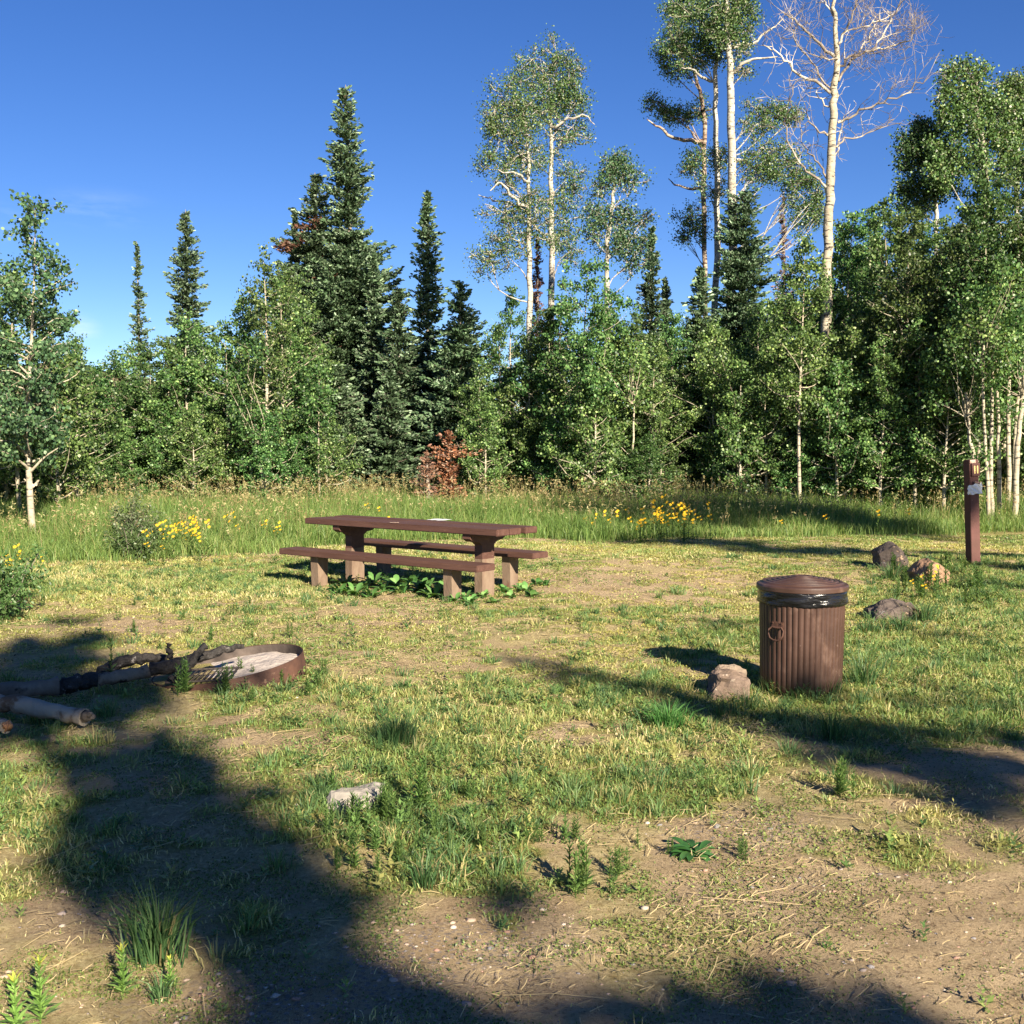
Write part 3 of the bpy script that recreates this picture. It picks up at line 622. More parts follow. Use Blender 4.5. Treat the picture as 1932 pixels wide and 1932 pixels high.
pix_aspen('aspen_tree', 'mature aspen cut by the right picture edge', 35.5,
    [c8(1135, 1300), c8(1130, 700), c8(1125, 430), c8(1120, 330)], [10, 9, 7, 3],
    cl(c8, .5107, [(1110, 300, 30, 22), (1140, 330, 34, 34), (1120, 400, 44, 40), (1160, 460, 50, 50), (1110, 500, 44, 44), (1150, 580, 60, 60)]), 7500, lsize=.062, seed=50)

# --- young aspens with their own look
def young(label, px, ytop, d, half, seed, nleaf, lean=(0, 0), name='aspen_tree', **kw):
    p = at(px, ytop, d); b = np.array([p[0] - lean[0], d, float(G(p[0], d))]); h = p[2] - b[2]; crr = half * d / FPX
    mb, V, F, c = aspen_parts(h, crr, nleaf=int(nleaf * 1.3), seed=seed, lean=lean, **{'lsize': .051, **kw})
    return add_tree(name, label, 'tree', b, mb, V, F, c)
_y0 = float(ground(46, 1028)[1])
wt = young('white aspen at the left edge with bare lower trunk carrying two broken stubs', 66, 372, _y0, 98, 61, 7800, lean=(.16, 0), base=.215, tr=.060, nb=60, lsize=.052,
      shape=[(0, .9), (.25, 1), (.45, .85), (.6, 1), (.72, .7), (.82, .35), (1, .3)], sparse_top=.3,
      cols=[(.045, .10, .045), (.07, .14, .06), (.12, .20, .09), (.03, .06, .03)], wts=[4, 3, 2, 3])
mb = MB(); zb = float(at(46, 915, _y0)[2]); mb.tube([(.03, 0, zb - .03), (-.04, -.02, zb + .03), (-.12, -.04, zb + .10)], [.034, .026, .008], 7); mb.tube([(.05, 0, zb), (.11, -.02, zb + .08)], [.03, .014], 7); mb.build('branch_stubs', M_BARK, wt)
young('slim aspen with a tall white trunk left of the picnic table', 497, 478, 26, 62, 62, 5500, base=.22, tr=.065, nb=50, shape=[(0, .7), (.3, .8), (.6, .9), (.8, .75), (1, .2)])
young('young pale stemmed aspen in front of the tallest fir', 602, 690, 26, 40, 63, 2300, base=.42, tr=.030, nb=34)
young('bright young aspen with a forked trunk right of the table', 1112, 480, 26, 88, 64, 8200, base=.22, tr=.05, nb=60, shape=[(0, .8), (.2, 1), (.55, .95), (.8, .6), (1, .25)])
young('slim aspen with a straight pale trunk below the dying aspen', 1519, 450, 25, 74, 65, 7200, base=.34, tr=.048, nb=56)
young('shaded aspen with grey trunk right of the dying aspen', 1716, 405, 25, 100, 66, 11500, base=.32, tr=.06, nb=70)
young('aspen with brightest leaves behind the numbered post', 1856, 330, 24, 110, 67, 12000, base=.38, tr=.045, nb=74)
young('tall young aspen at the right edge behind the post', 1935, 290, 24.5, 110, 68, 11500, base=.42, tr=.05, nb=70)
# bare pole-like stems of the clump behind the post
def stem(label, pts, wd, d, seed, ytop=None):
    rr = random.Random(seed); P = [at(x, y, d) for x, y in pts]; b = np.array([P[0][0], d, float(G(P[0][0], d))]); P[0] = b.copy()
    fine = []
    for i in range(len(P) - 1):
        for t in (0, .33, .66): fine.append(P[i] * (1 - t) + P[i + 1] * t - b + np.array([rr.gauss(0, .012), 0, 0]))
    fine.append(P[-1] - b); fine[0] = fine[0] + np.array([0, 0, -.1]); n = len(fine)
    mb = MB(); mb.tube(fine, [wd * d / FPX / 2 * (1 - .45 * i / (n - 1)) for i in range(n)], 9, rough=.06)
    r = np.random.default_rng(seed); tp = fine[-1]; nl = 1500
    k = r.integers(0, 14, nl); cc = r.normal(size=(14, 3)) * np.array([.38, .38, .5]) + tp + np.array([0, 0, .2])
    for q in cc: mb.tube(curve(tp - np.array([0, 0, .5]), q, 5, .05, rr), [.012, .01, .008, .006, .003], 4, caps=False)
    V, F = leaves(cc[k] + r.normal(size=(nl, 3)) * .15, .055, .1, r)
    return add_tree('aspen_tree', label, 'tree', b, mb, V, F, tintmix(nl, ASP, ASP_W, r))
stem('leftmost pale aspen stem of the clump, leaning left behind the post', [(1836, 950), (1838, 880), (1828, 800), (1822, 740)], 9, 23, 71)
stem('slender cream stem just right of the numbered post', [(1866, 960), (1862, 880), (1857, 800), (1856, 650)], 8, 22.6, 72)
stem('second cream stem right of the post, touching the first', [(1872, 960), (1870, 880), (1872, 780), (1873, 620)], 9, 22.8, 73)
stem('third stem right of the post, straight and cream', [(1888, 950), (1884, 860), (1882, 780), (1881, 640)], 9, 22.9, 74)
stem('grey shaded stem between the cream stems and the right edge', [(1903, 945), (1902, 850), (1905, 720), (1903, 600)], 10, 24, 75)
stem('rightmost pale stem bending right at the picture edge', [(1914, 950), (1918, 860), (1924, 800), (1933, 700)], 12, 22.5, 76)
stem('short crooked white stem beside the slim aspen left of the table', [(495, 965), (494, 900), (487, 870), (484, 800)], 9, 25.5, 77)
stem('thin pale stem left of the slim white aspen', [(478, 960), (476, 900), (470, 850), (468, 800)], 5, 26, 78)
stem('thin mottled stem right of centre in the thicket', [(1103, 955), (1104, 880), (1100, 800), (1098, 730)], 5, 26, 79)
stem('thin grey stem behind the yellow flower patch', [(1190, 955), (1192, 880), (1196, 800), (1194, 720)], 5, 26, 80)
stem('short pale stem left of the shaded grey trunk', [(1386, 950), (1384, 880), (1388, 800), (1390, 740)], 5, 26.5, 81)
stem('thin crooked stem left of the numbered post', [(1752, 945), (1758, 880), (1750, 840), (1746, 780)], 5, 25, 82)
# --- the thicket: shared young aspen shapes copied tree by tree
protos = []
for i, (h, crr, nl) in enumerate([(4.2, 1.0, 8500), (5.0, 1.1, 11000), (5.8, 1.15, 13000), (3.2, .9, 6500), (6.6, 1.25, 14500), (4.6, 1.3, 11500)]):
    mb, V, F, c = aspen_parts(h, crr, base=.14 if i != 2 else .22, nleaf=nl, tr=.030 + .004 * h, seed=90 + i, nb=int(34 + 5 * h), lsize=.050)
    t = add_tree('young_aspen', 'x', 'tree', (0, 0, 0), mb, V, F, c); protos.append([t, h, False])
YOUNG = []
MARKS = [(-1e9, 'beyond the left picture edge'), (-20, 'beside the white left edge aspen'), (95, 'right of the white left edge aspen'), (190, 'below the thin gappy skyline fir'), (300, 'below the neat skyline fir'), (395, 'left of the slim white aspen'),
         (475, 'around the slim white aspen'), (560, 'before the tallest fir'), (665, 'right of the tallest fir'), (770, 'behind the rust red sapling'), (895, 'below the left trunk of the pair'), (1010, 'below the right trunk of the pair'),
         (1080, 'around the bright forked aspen'), (1160, 'behind the golden flower patch'), (1240, 'below the dark banded trunk'), (1335, 'below the middle trunk of the stand'), (1410, 'between the stand and dying aspen'), (1490, 'around the straight slim pale aspen'),
         (1565, 'just right of the dying aspen'), (1640, 'left of the shaded grey trunk'), (1716, 'right of the shaded grey trunk'), (1790, 'behind the numbered post'), (1870, 'behind the pale stems'), (1932, 'beyond the right picture edge')]
def put_young(px, ytop, d, k=None):
    p = at(px, ytop, d); g = float(G(p[0], d)); h = p[2] - g
    if k is None: k = min(range(len(protos)), key=lambda i: abs(protos[i][1] * random.uniform(.82, 1.18) - h))
    T = protos[k]
    o = T[0] if not T[2] else copy_tree(T[0]); T[2] = True
    s = h / T[1]; o.location = (p[0], d, g); sw = min(max(s, .8), 1.25); o.scale = (sw, sw, s); o.rotation_euler = (0, 0, random.uniform(0, 6.28))
    o['group'] = 'young aspens of the thicket'; YOUNG.append((px, d, h, o))
front = [(-60, 560, 22), (5, 640, 24), (25, 500, 23), (105, 650, 23), (140, 640, 25), (178, 690, 27), (215, 670, 27), (240, 655, 28), (280, 650, 27), (318, 640, 27), (352, 600, 27), (385, 640, 28), (425, 618, 27), (455, 560, 28),
         (528, 520, 28), (548, 505, 30), (575, 690, 28), (940, 610, 29), (965, 540, 31), (905, 690, 28), (1000, 650, 28), (1035, 580, 28), (1060, 560, 28), (1150, 560, 28), (1172, 610, 28), (1200, 590, 28), (1235, 640, 27), (1268, 590, 29),
         (1300, 600, 30), (1350, 610, 27), (1385, 640, 28), (1430, 575, 27), (1460, 560, 28), (1490, 500, 29), (1555, 520, 28), (1590, 420, 31), (1610, 400, 29), (1640, 390, 30), (1668, 375, 28), (1700, 400, 30), (1745, 420, 26), (1775, 410, 28),
         (1810, 420, 27), (1835, 380, 29), (1885, 340, 28), (1905, 420, 26), (1960, 380, 25), (2010, 400, 26), (1610, 620, 25.5), (1640, 560, 26), (1668, 640, 24.5), (1690, 580, 25.5), (1735, 600, 24.5), (1760, 540, 25), (1790, 620, 24), (1812, 560, 25), (1585, 680, 25), (1560, 640, 26), (1838, 640, 24.5), (1448, 650, 26), (1400, 680, 26), (2070, 380, 27), (-130, 560, 24), (-40, 700, 26), (60, 700, 27), (1120, 700, 25.5)]
for px, yt, d in front: put_young(px, yt, d)
for i in range(95):      # rows behind, closing the wood
    px = random.uniform(-260, 2200); d = random.uniform(30, 46)
    if 540 < px < 900: d = max(d, random.uniform(37.5, 46))
    sky_y = np.interp(px, [-200, 100, 200, 330, 430, 560, 740, 900, 1100, 1250, 1420, 1600, 1900, 2200], [600, 690, 730, 660, 640, 560, 690, 640, 600, 620, 560, 440, 400, 400])
    put_young(px, sky_y + random.uniform(15, 130) - (0 if d < 38 else 0), d, k=random.choice([0, 1, 2, 4, 5]))
for i in range(105):      # knee to head high saplings along the foot of the wood
    px = -120 + i * 20.5 + random.uniform(-12, 12)
    if 615 < px < 915: continue
    put_young(px, random.uniform(745, 885), random.uniform(25.2, 30), k=3)
ORD = ['leftmost', 'second from left', 'third from left', 'fourth from left', 'fifth from left', 'sixth from left', 'seventh from left', 'eighth from left', 'ninth from left', 'tenth from left', 'eleventh from left', 'twelfth from left']
bk = {}
for px, d, h, o in YOUNG:
    mk = [m_ for v_, m_ in MARKS if px >= v_][-1]
    row = 'low saplings' if h < 3.0 else 'front row young aspens' if d < 29.5 else 'middle row young aspens' if d < 38 else 'far back young aspens'
    bk.setdefault((row, mk), []).append((px, o))
for (row, mk), l_ in bk.items():
    l_.sort(key=lambda q: q[0])
    for i, (px, o) in enumerate(l_): o['label'] = ('only one' if len(l_) == 1 else ORD[i]) + ' of the ' + row + ' ' + mk
for T in protos:
    if not T[2]: bpy.data.objects.remove(T[0], do_unlink=True)

# ================================================================== CAMP FURNITURE
M_PAINT = pbr('brown_paint', (.066, .031, .023), .6, .3, var=(.098, .050, .038), scale=5, stretch=(.25, 4, 4), bump=.25, bscale=25, extra=[((.30, .20, .15), 22, .66, .72, (.3, 2, 2)), ((.06, .03, .025), 9, .62, .72, (.3, 3, 3))])
M_PAINT_WORN_LIT = pbr('worn_sunlit_brown_paint', (.21, .155, .11), .8, .2, var=(.13, .085, .06), scale=6, stretch=(1, 1, .4), bump=.3, extra=[((.15, .075, .055), 7, .58, .68, (1, 1, .5))])  # faded leg paint, its pale tan also carrying the sunlit look
M_PAINT_DARK = pbr('post_paint', (.080, .036, .028), .65, .3, var=(.11, .045, .04), scale=5, bump=.15, extra=[((.32, .22, .16), 18, .70, .74, (1, 1, .6))])
M_CAN = pbr('painted_steel', (.040, .020, .014), .42, .45, var=(.064, .034, .025), scale=4, bump=.06, bscale=30, extra=[((.13, .08, .06), 5, .56, .72, (1, 1, .6)), ((.30, .22, .18), 34, .68, .72, (1, 1, 1)), ((.05, .03, .025), 15, .70, .74, (1, 1, 1))])
M_LINER = pbr('black_plastic', (.006, .006, .007), .22, .5, var=(.01, .01, .012), bump=.8, bscale=8, stretch=(1, 1, 3.5), bdist=.02)
M_RUST = pbr('rusty_steel', (.095, .046, .03), .75, .3, var=(.05, .025, .018), scale=6, bump=.2, extra=((.25, .15, .10), 14, .6, .7, (1, 1, 1)))
M_SOOT = pbr('sooty_steel', (.035, .028, .025), .8, .2, var=(.12, .095, .08), scale=3.2, bump=.2)
M_IRON = pbr('dark_iron', (.05, .04, .035), .7, .3)
M_ASH = pbr('wood_ash', (.46, .40, .35), .95, .05, var=(.32, .28, .25), scale=9, bump=.9, bscale=22, extra=((.05, .045, .04), 11, .66, .70, (1, 1, 1)))
M_CHAR = pbr('charred_wood', (.012, .011, .010), .7, .35, var=(.035, .03, .027), scale=14, bump=1, bscale=22, bdist=.05, extra=((.24, .22, .20), 14, .64, .70, (1, 1, 1)))
M_LOG = pbr('log_bark', (.20, .165, .125), .9, .1, var=(.11, .085, .065), scale=5, bump=1, bscale=14, extra=[((.05, .04, .03), 4, .54, .62, (1, 1, 1)), ((.025, .022, .02), 9, .60, .66, (1, 1, 1))])
M_CUT = pbr('cut_wood', (.52, .24, .10), .85, .1, var=(.40, .2, .1), scale=20)
M_WHITE = pbr('white_paper', (.78, .78, .76), .5, .3, var=(.66, .67, .70), scale=14, bump=.5, bscale=14)
M_YELLOW = pbr('yellow_routed_paint', (.80, .60, .20), .6, .3, var=(.72, .55, .24), scale=30)
M_PALE = pbr('bleached_wood', (.55, .45, .36), .85, .1, var=(.25, .14, .1), scale=22)

# --- picnic table
ROT = math.atan2(-.623, .784); TC = (-1.144, 13.32, -.035)
tab = thing('picnic_table', 'brown painted wooden picnic table with two plank benches on the grass', 'picnic table', TC, rz=ROT)
TL, TW, TH = 3.05, .69, .78
mb = MB()
for i, (dx, ln) in enumerate([(0, 3.05), (-.012, 3.04), (.02, 3.06)]):
    mb.box((dx, -TW / 2 + .113 + i * .2325, TH - .036 + (0, -.004, .002)[i]), (ln, .216, .072), bev=.008)
mb.build('tabletop', M_PAINT, tab)
def post(mb_, x, y, w1, w2, h, z0=-.1, wid=0.0):
    V = [(x + a * w1 / 2, y + b * (w2 / 2 + (wid if z < 0 else 0)), (z0 if z < 0 else h)) for z in (-1, 1) for a, b in ((-1, -1), (1, -1), (1, 1), (-1, 1))]
    mb_.add(V, [(3, 2, 1, 0), (4, 5, 6, 7), (0, 1, 5, 4), (1, 2, 6, 5), (2, 3, 7, 6), (3, 0, 4, 7)])
for s in (-1.0, 1.07):
    mb = MB(); post(mb, s, 0, .11, .21, .42, wid=0); ped = mb.build('pedestal', M_PAINT_WORN_LIT, tab)  # paler below the tabletop's shade edge: worn paint plus sunlight in the colour
    mb = MB(); post(mb, s, 0, .109, .209, .60, z0=.42); mb.build('pedestal_top', M_PAINT, ped)
    mb = MB(); h0, h1 = .60, TH - .073
    prof = [(-.31, h1), (-.31, h1 - .05), (-.25, h1 - .085), (-.16, h1 - .095), (-.11, h0 - .02), (.11, h0 - .02), (.16, h1 - .095), (.25, h1 - .085), (.31, h1 - .05), (.31, h1)]
    for sx in (-.1, .1):
        pass
    n = len(prof); V = [(s - .055, y, z) for y, z in prof] + [(s + .055, y, z) for y, z in prof]
    F = [list(range(n))[::-1], list(range(n, 2 * n))] + [(i, (i + 1) % n, n + (i + 1) % n, n + i) for i in range(n)]
    mb.add(V, F)
    mb.build('bracket', M_PAINT, ped)
for y0, dx in ((-.595, .03), (.81, -.26)):
    mb = MB(); mb.box((dx, y0, .40 + .035 - .035), (3.12 if y0 < 0 else 3.0, .30, .07), bev=.006)
    seat = mb.build('bench_seat', M_PAINT, tab)
    for s in ((-1.05, 1.05)):
        mb = MB(); post(mb, s + dx + (.04 if y0 < 0 else 0), y0, .12, .17, .362, wid=-.02)
        mb.build('leg', M_PAINT_WORN_LIT, seat)
def flat_sheet(name, label, cat, px, py, wx, wy, z, rz, mat):
    p = ground(px, py, z); mb = MB(); r = random.Random(int(px))
    n = 5; V = [((i / n - .5) * wx, (j / n - .5) * wy, .003 + .004 * r.random()) for j in range(n + 1) for i in range(n + 1)]
    F = [(j * (n + 1) + i, j * (n + 1) + i + 1, (j + 1) * (n + 1) + i + 1, (j + 1) * (n + 1) + i) for j in range(n) for i in range(n)]
    mb.add(V, F); o = mb.build(name, mat); o.location = p; o.rotation_euler = (0, 0, rz); tag(o, label, cat)
ZT = TH + TC[2]
flat_sheet('paper_sheet', 'white sheet of paper lying flat near the middle of the tabletop', 'paper', 829, 998 - 17, .24, .20, ZT + .001, ROT, M_WHITE)
flat_sheet('paper_scrap', 'small pale scrap at the front edge of the tabletop', 'scrap', 744, 986.5, .10, .07, ZT + .001, ROT + .3, M_PALE)

# --- trash can
cy0 = 7.8; cx0 = (1517 - CX) / FPX * cy0
can = thing('trash_can', 'brown ribbed steel trash can with lid and black bag rim', 'trash can', (cx0, cy0, float(G(cx0, cy0)) - .03))
NB = 46
rib = lambda r, z, q: r * (1 + .004 * math.sin(2 * q + 7 * z) + .003 * math.sin(5 * q - 11 * z)) + (.009 * (abs(math.sin(q * NB / 2)) ** .6 - .5) if .05 < z < .69 else 0)
mb = MB(); mb.lathe([(.0, .02), (.255, .02), (.268, .03), (.270, .06), (.272, .12), (.278, .40), (.284, .62), (.287, .68), (.290, .70), (.290, .735), (.282, .735), (.280, .70)], 460, fr=rib)
mb.build('body', M_CAN, can)
mb = MB(); pr = [(.300, .722), (.309, .728), (.309, .752), (.303, .762), (.296, .764), (.280, .766)]
for i in range(7):
    r0 = .272 - i * .034; z0 = .768 + .0048 * (i + 1)
    pr += [(r0, z0), (r0 - .003, z0 + .005), (r0 - .022, z0 + .0055), (r0 - .027, z0 + .001)]
pr += [(.02, .806), (0, .806)]
mb.lathe([(r_q, z_q + .010 * (1 - r_q / .309)) for r_q, z_q in pr], 96, smooth=False); mb.build('lid', M_CAN, can)
wr = np.random.default_rng(8)
def liner(r, z, q):
    return r + .005 * math.sin(5 * q + 30 * z) * math.sin(3 * q + 5) + .003 * math.sin(7 * q - 90 * z) + .003 * math.sin(2 * q + 130 * z) - (.006 if z < .635 else 0)
mb = MB(); mb.lathe([(.281, .626), (.297, .629), (.301, .640), (.301, .655), (.303, .675), (.300, .695), (.301, .712), (.299, .725)], 260, fr=liner); mb.build('bin_liner', M_LINER, can)
toc = math.atan2(-cy0, -cx0); ha = toc - R(33)
Mh = Matrix.Translation((0, 0, 0)) @ Matrix.Rotation(ha, 4, 'Z')
mb = MB(); mb.box((.286, 0, .505), (.012, .095, .040), M=Mh, bev=.004)
mb.tube([(.296, -.040, .487), (.300, 0, .485), (.296, .040, .487)], .008, 8, M=Mh)
for yy in (-.034, .034): mb.tube([(.290, yy, .515), (.2955, yy, .515)], .006, 8, M=Mh)
hp = mb.build('handle_plate', M_RUST, can)
mb = MB(); mb.tube([(.300, .038, .488), (.306, .056, .470), (.310, .058, .440), (.312, .044, .414), (.312, .015, .402), (.312, -.015, .402), (.312, -.044, .414), (.310, -.058, .440), (.306, -.056, .470), (.300, -.038, .488)], .0065, 8, M=Mh)
mb.build('handle_ring', M_RUST, hp)

# --- numbered site post
pd = 15.6; pb = at(1836, 1066, pd); pb[2] = float(G(pb[0], pb[1]))
tilt = R(-3.2)
sp_ = bpy.data.objects.new('site_post', None); COL.objects.link(sp_); sp_.location = pb
sp_.rotation_euler = (0, tilt, R(13)); tag(sp_, 'leaning brown wooden campsite post with number 11 and a white notice', 'post')
H = 1.42; w_ = .14
mb = MB(); mb.box((0, 0, (H - .2) / 2), (w_, w_, H + .2), bev=.005); mb.build('post', M_PAINT_DARK, sp_)
mb = MB(); mb.box((-.02, -w_ / 2 - .003, H - .022), (.085, .008, .045)); mb.build('worn_top_patch', M_PALE, sp_)
mb = MB(); mb.box((.012, -w_ / 2 - .014, H - .135), (.125, .026, .175), bev=.003); npz = mb.build('number_plate', M_PAINT_DARK, sp_)
mb = MB()
for dx in (-.022, .022):
    n = 10; P = []
    for a in range(n): P.append((dx + .012 + .010 * math.cos(math.pi * a / (n - 1)), H - .135 + .045 + .010 * math.sin(math.pi * a / (n - 1))))
    for a in range(n): P.append((dx + .012 + .010 * math.cos(math.pi + math.pi * a / (n - 1)), H - .135 - .045 + .010 * math.sin(math.pi + math.pi * a / (n - 1))))
    yy = -w_ / 2 - .0295; m2 = len(P); V = [(x, yy, z) for x, z in P] + [(x, yy + .004, z) for x, z in P]
    mb.add(V, [list(range(m2))] + [(i, m2 + i, m2 + (i + 1) % m2, (i + 1) % m2) for i in range(m2)])
mb.build('digit', M_YELLOW, npz)
nx_, nz_ = 14, 10; V = []; rr = random.Random(4)
for j in range(nz_ + 1):
    for i in range(nx_ + 1):
        u = i / nx_ - .5; v = j / nz_ - .5
        V.append((u * .22 - .02, -w_ / 2 - .022 - .02 * abs(math.sin(9 * u + 6 * v)) - .006 * rr.random(), H - .395 + v * .14 + .006 * math.sin(12 * u) + .05 * u * (1 if v > 0 else .2)))
F = [(j * (nx_ + 1) + i, j * (nx_ + 1) + i + 1, (j + 1) * (nx_ + 1) + i + 1, (j + 1) * (nx_ + 1) + i) for j in range(nz_) for i in range(nx_)]
mb = MB(); mb.add(V, F); o = mb.build('notice', M_WHITE, sp_)
mb = MB(); mb.tube([(-.025, -w_ / 2 - .035, H - .295), (.055, -w_ / 2 - .035, H - .325)], .014, 10); mb.build('clip', pbr('clip_metal', (.34, .2, .15), .5, .4), sp_)

# --- rocks
M_LIME = pbr('pale_limestone', (.32, .29, .245), .9, .1, var=(.23, .21, .18), scale=7, bump=.5, bscale=25, extra=((.16, .15, .14), 9, .63, .70, (1, 1, 1)))
M_RBROWN = pbr('brown_rock', (.14, .10, .072), .9, .15, var=(.19, .14, .11), scale=9, bump=.8, bscale=22, extra=((.44, .36, .28), 13, .62, .7, (1, 1, 1)))
M_RORANGE = pbr('orange_tan_rock', (.29, .185, .115), .9, .15, var=(.22, .135, .09), scale=6, bump=.6, bscale=20, extra=((.14, .10, .08), 8, .62, .7, (1, 1, 1)))
M_RDARK = pbr('dark_rock', (.12, .095, .08), .85, .2, var=(.07, .055, .05), scale=6, bump=.8, bscale=18, extra=[((.38, .27, .18), 6, .6, .66, (1, 1, 1)), ((.30, .29, .28), 9, .64, .7, (1, 1, 1))])
def rock(label, pts, d, thick, mat, seed, name='rock', rough=.012, sub=3):
    import bmesh
    from mathutils import noise
    r = random.Random(seed); P = [at(x, y, d) for x, y in pts]; c = sum(P) / len(P); b = np.array([c[0], d, float(G(c[0], d))])
    bm = bmesh.new()
    for p in P:
        h = max(p[2] - b[2], -.08)
        for s in (-1, 1):
            k = r.uniform(.55, 1); q = r.uniform(.86, 1.0)
            bm.verts.new(((p[0] - b[0]) * q, s * thick * k * .5, h * (q if s > 0 else .95) - .02))
        bm.verts.new((p[0] - b[0], r.uniform(-.1, .1) * thick, h))
    bmesh.ops.convex_hull(bm, input=bm.verts[:]); bmesh.ops.delete(bm, geom=[v for v in bm.verts if not v.link_faces], context='VERTS')
    bmesh.ops.triangulate(bm, faces=bm.faces[:])
    for _ in range(sub): bmesh.ops.subdivide_edges(bm, edges=bm.edges[:], cuts=1, use_grid_fill=True)
    for v in bm.verts:
        nv = noise.noise(v.co * 6 + Vector((seed, 0, 0))) + .5 * noise.noise(v.co * 17) + .3 * noise.noise(v.co * 40)
        v.co += v.normal * nv * rough * 1.6 if v.normal.length > 0 else Vector()
    me = bpy.data.meshes.new(name); bm.to_mesh(me); bm.free(); me.materials.append(mat)
    o = bpy.data.objects.new(name, me); COL.objects.link(o); o.location = b; tag(o, label, 'rock'); return o
rock('pale grey flat topped rock alone in the foreground grass', [(618, 1505), (625, 1494), (660, 1490), (700, 1480), (722, 1484), (720, 1500), (698, 1512), (680, 1545), (655, 1545), (618, 1535)], 5.25, .24, M_LIME, 1)
rock('cracked brown rock beside the trash can, left of it', [(1330, 1345), (1330, 1300), (1342, 1268), (1352, 1262), (1392, 1264), (1408, 1272), (1410, 1300), (1404, 1335), (1360, 1350)], 7.6, .28, M_RBROWN, 2, rough=.02)
rock('pale broken slab leaning on the back of the cracked brown rock', [(1350, 1264), (1356, 1252), (1385, 1254), (1408, 1264), (1412, 1280), (1390, 1290), (1352, 1285)], 7.78, .12, pbr('tan_slab', (.24, .19, .14), .9, .1, var=(.17, .13, .10), scale=9, bump=.7), 3)
rock('pointed dark rock with rusty patches, farthest of the rocks by the post', [(1650, 1060), (1652, 1038), (1670, 1026), (1682, 1021), (1695, 1030), (1708, 1050), (1715, 1078), (1690, 1090), (1660, 1080)], 15.1, .45, M_RDARK, 4, rough=.016)
rock('orange tan peaked rock just in front of the numbered post', [(1722, 1078), (1735, 1062), (1750, 1052), (1762, 1060), (1785, 1074), (1788, 1095), (1770, 1110), (1735, 1108)], 13.6, .5, M_RORANGE, 5, rough=.012)
rock('low dark rounded rock right of the trash can', [(1625, 1172), (1640, 1150), (1665, 1136), (1690, 1131), (1715, 1136), (1730, 1148), (1735, 1165), (1700, 1180), (1640, 1185)], 11.0, .5, M_RDARK, 6, rough=.02)
rock('small brown stone half buried in the grass left of the fire ring', [(165, 1530 - 340), (170, 1185), (185, 1183), (195, 1190)], 10.2, .12, M_RBROWN, 7, rough=.005)

# --- fire ring, ash, logs
rc = at(431, 1252, 8.1); RR = .535; ta, tb = .080, .026
ring = thing('fire_ring', 'rusty steel campfire ring tilted in the grass with ash inside', 'fire ring', rc)
Mr = Matrix.Identity(4); nrm = Vector((-ta / RR, -tb / RR, 1)).normalized()
Mr = Vector((0, 0, 1)).rotation_difference(nrm).to_matrix().to_4x4()
mb = MB(); mb.lathe([(RR, -.20), (RR, -.004), (RR - .003, 0), (RR - .006, -.004)], 96, M=Mr); wall = mb.build('ring_wall', M_RUST, ring)
mb = MB(); mb.lathe([(RR - .007, -.004), (RR - .007, -.2)], 96, M=Mr); mb.build('sooty_lining', M_SOOT, ring)
n = 40; V = []; F = []
for i in range(n + 1):
    for j in range(64):
        q = 2 * math.pi * j / 64; r = (RR - .008) * i / n; x, y = r * math.cos(q), r * math.sin(q)
        z = -.085 + .035 * float(fbm(x, y, 4, 7, 12)) + .02 * (1 - (r / RR) ** 2) - .04 * max(0, -x - .1)
        V.append((x, y, z))
for i in range(n):
    for j in range(64): F.append((i * 64 + j, i * 64 + (j + 1) % 64, (i + 1) * 64 + (j + 1) % 64, (i + 1) * 64 + j))
mb = MB(); mb.add(V, F, True, Mr); o = mb.build('ash', M_ASH); o.location = rc; tag(o, kind='stuff', label='pale grey white wood ash heaped inside the fire ring', cat='ash')
gr = thing('cooking_grate', 'dark iron cooking grate at the front of the fire ring under the logs', 'grate', at(385, 1279, 7.78))
mb = MB(); mb.tube([(-.22, -.16, 0), (.2, -.16, .02)], .008, 6); mb.tube([(-.22, .16, .02), (.2, .16, .04)], .008, 6); mb.tube([(-.22, -.16, 0), (-.22, .16, .02)], .008, 6); mb.tube([(.2, -.16, .02), (.2, .16, .04)], .008, 6); mb.build('frame', M_IRON, gr)
mb = MB()
for i in range(11): mb.tube([(-.19 + .036 * i, -.16, .002 + .0018 * i), (-.19 + .036 * i, .16, .022 + .0018 * i)], .0055, 5)
mb.build('bars', M_IRON, gr)
M_PLOG = pbr('pale_log_bark', (.34, .29, .22), .85, .12, var=(.30, .25, .19), scale=4, bump=.8, bscale=14, extra=[((.13, .085, .055), 3, .54, .62, (1, 1, 1)), ((.05, .04, .035), 8, .66, .70, (1, 1, 1))])
def F2(x, y): return x * .3268, 1144.3 + y * .3268
def log(label, segs, seed, name='log', cat='log'):
    """segs: list of (points[(px,py,d,radius)], material) laid end to end"""
    t = None; rr = random.Random(seed)
    for k, (pts, mat, nm) in enumerate(segs):
        P = [at(x, y, d) for x, y, d, r in pts]
        if t is None: base = P[0].copy(); t = thing(name, label, cat, base)
        fine = []; rad = []
        for i in range(len(P) - 1):
            for u in (0, .2, .4, .6, .8):
                fine.append(P[i] * (1 - u) + P[i + 1] * u - base + np.array([rr.gauss(0, .006) for _ in range(3)])); rad.append(.84 * (pts[i][3] * (1 - u) + pts[i + 1][3] * u))
        fine.append(P[-1] - base); rad.append(pts[-1][3])
        mb = MB(); mb.tube(fine, [q * rr.uniform(.90, 1.10) for q in rad], 16, rough=.22 if mat is M_CHAR else .12); mb.build(nm, mat, t)
    return t
f2 = lambda x, y, d, r: (*F2(x, y), d, r)
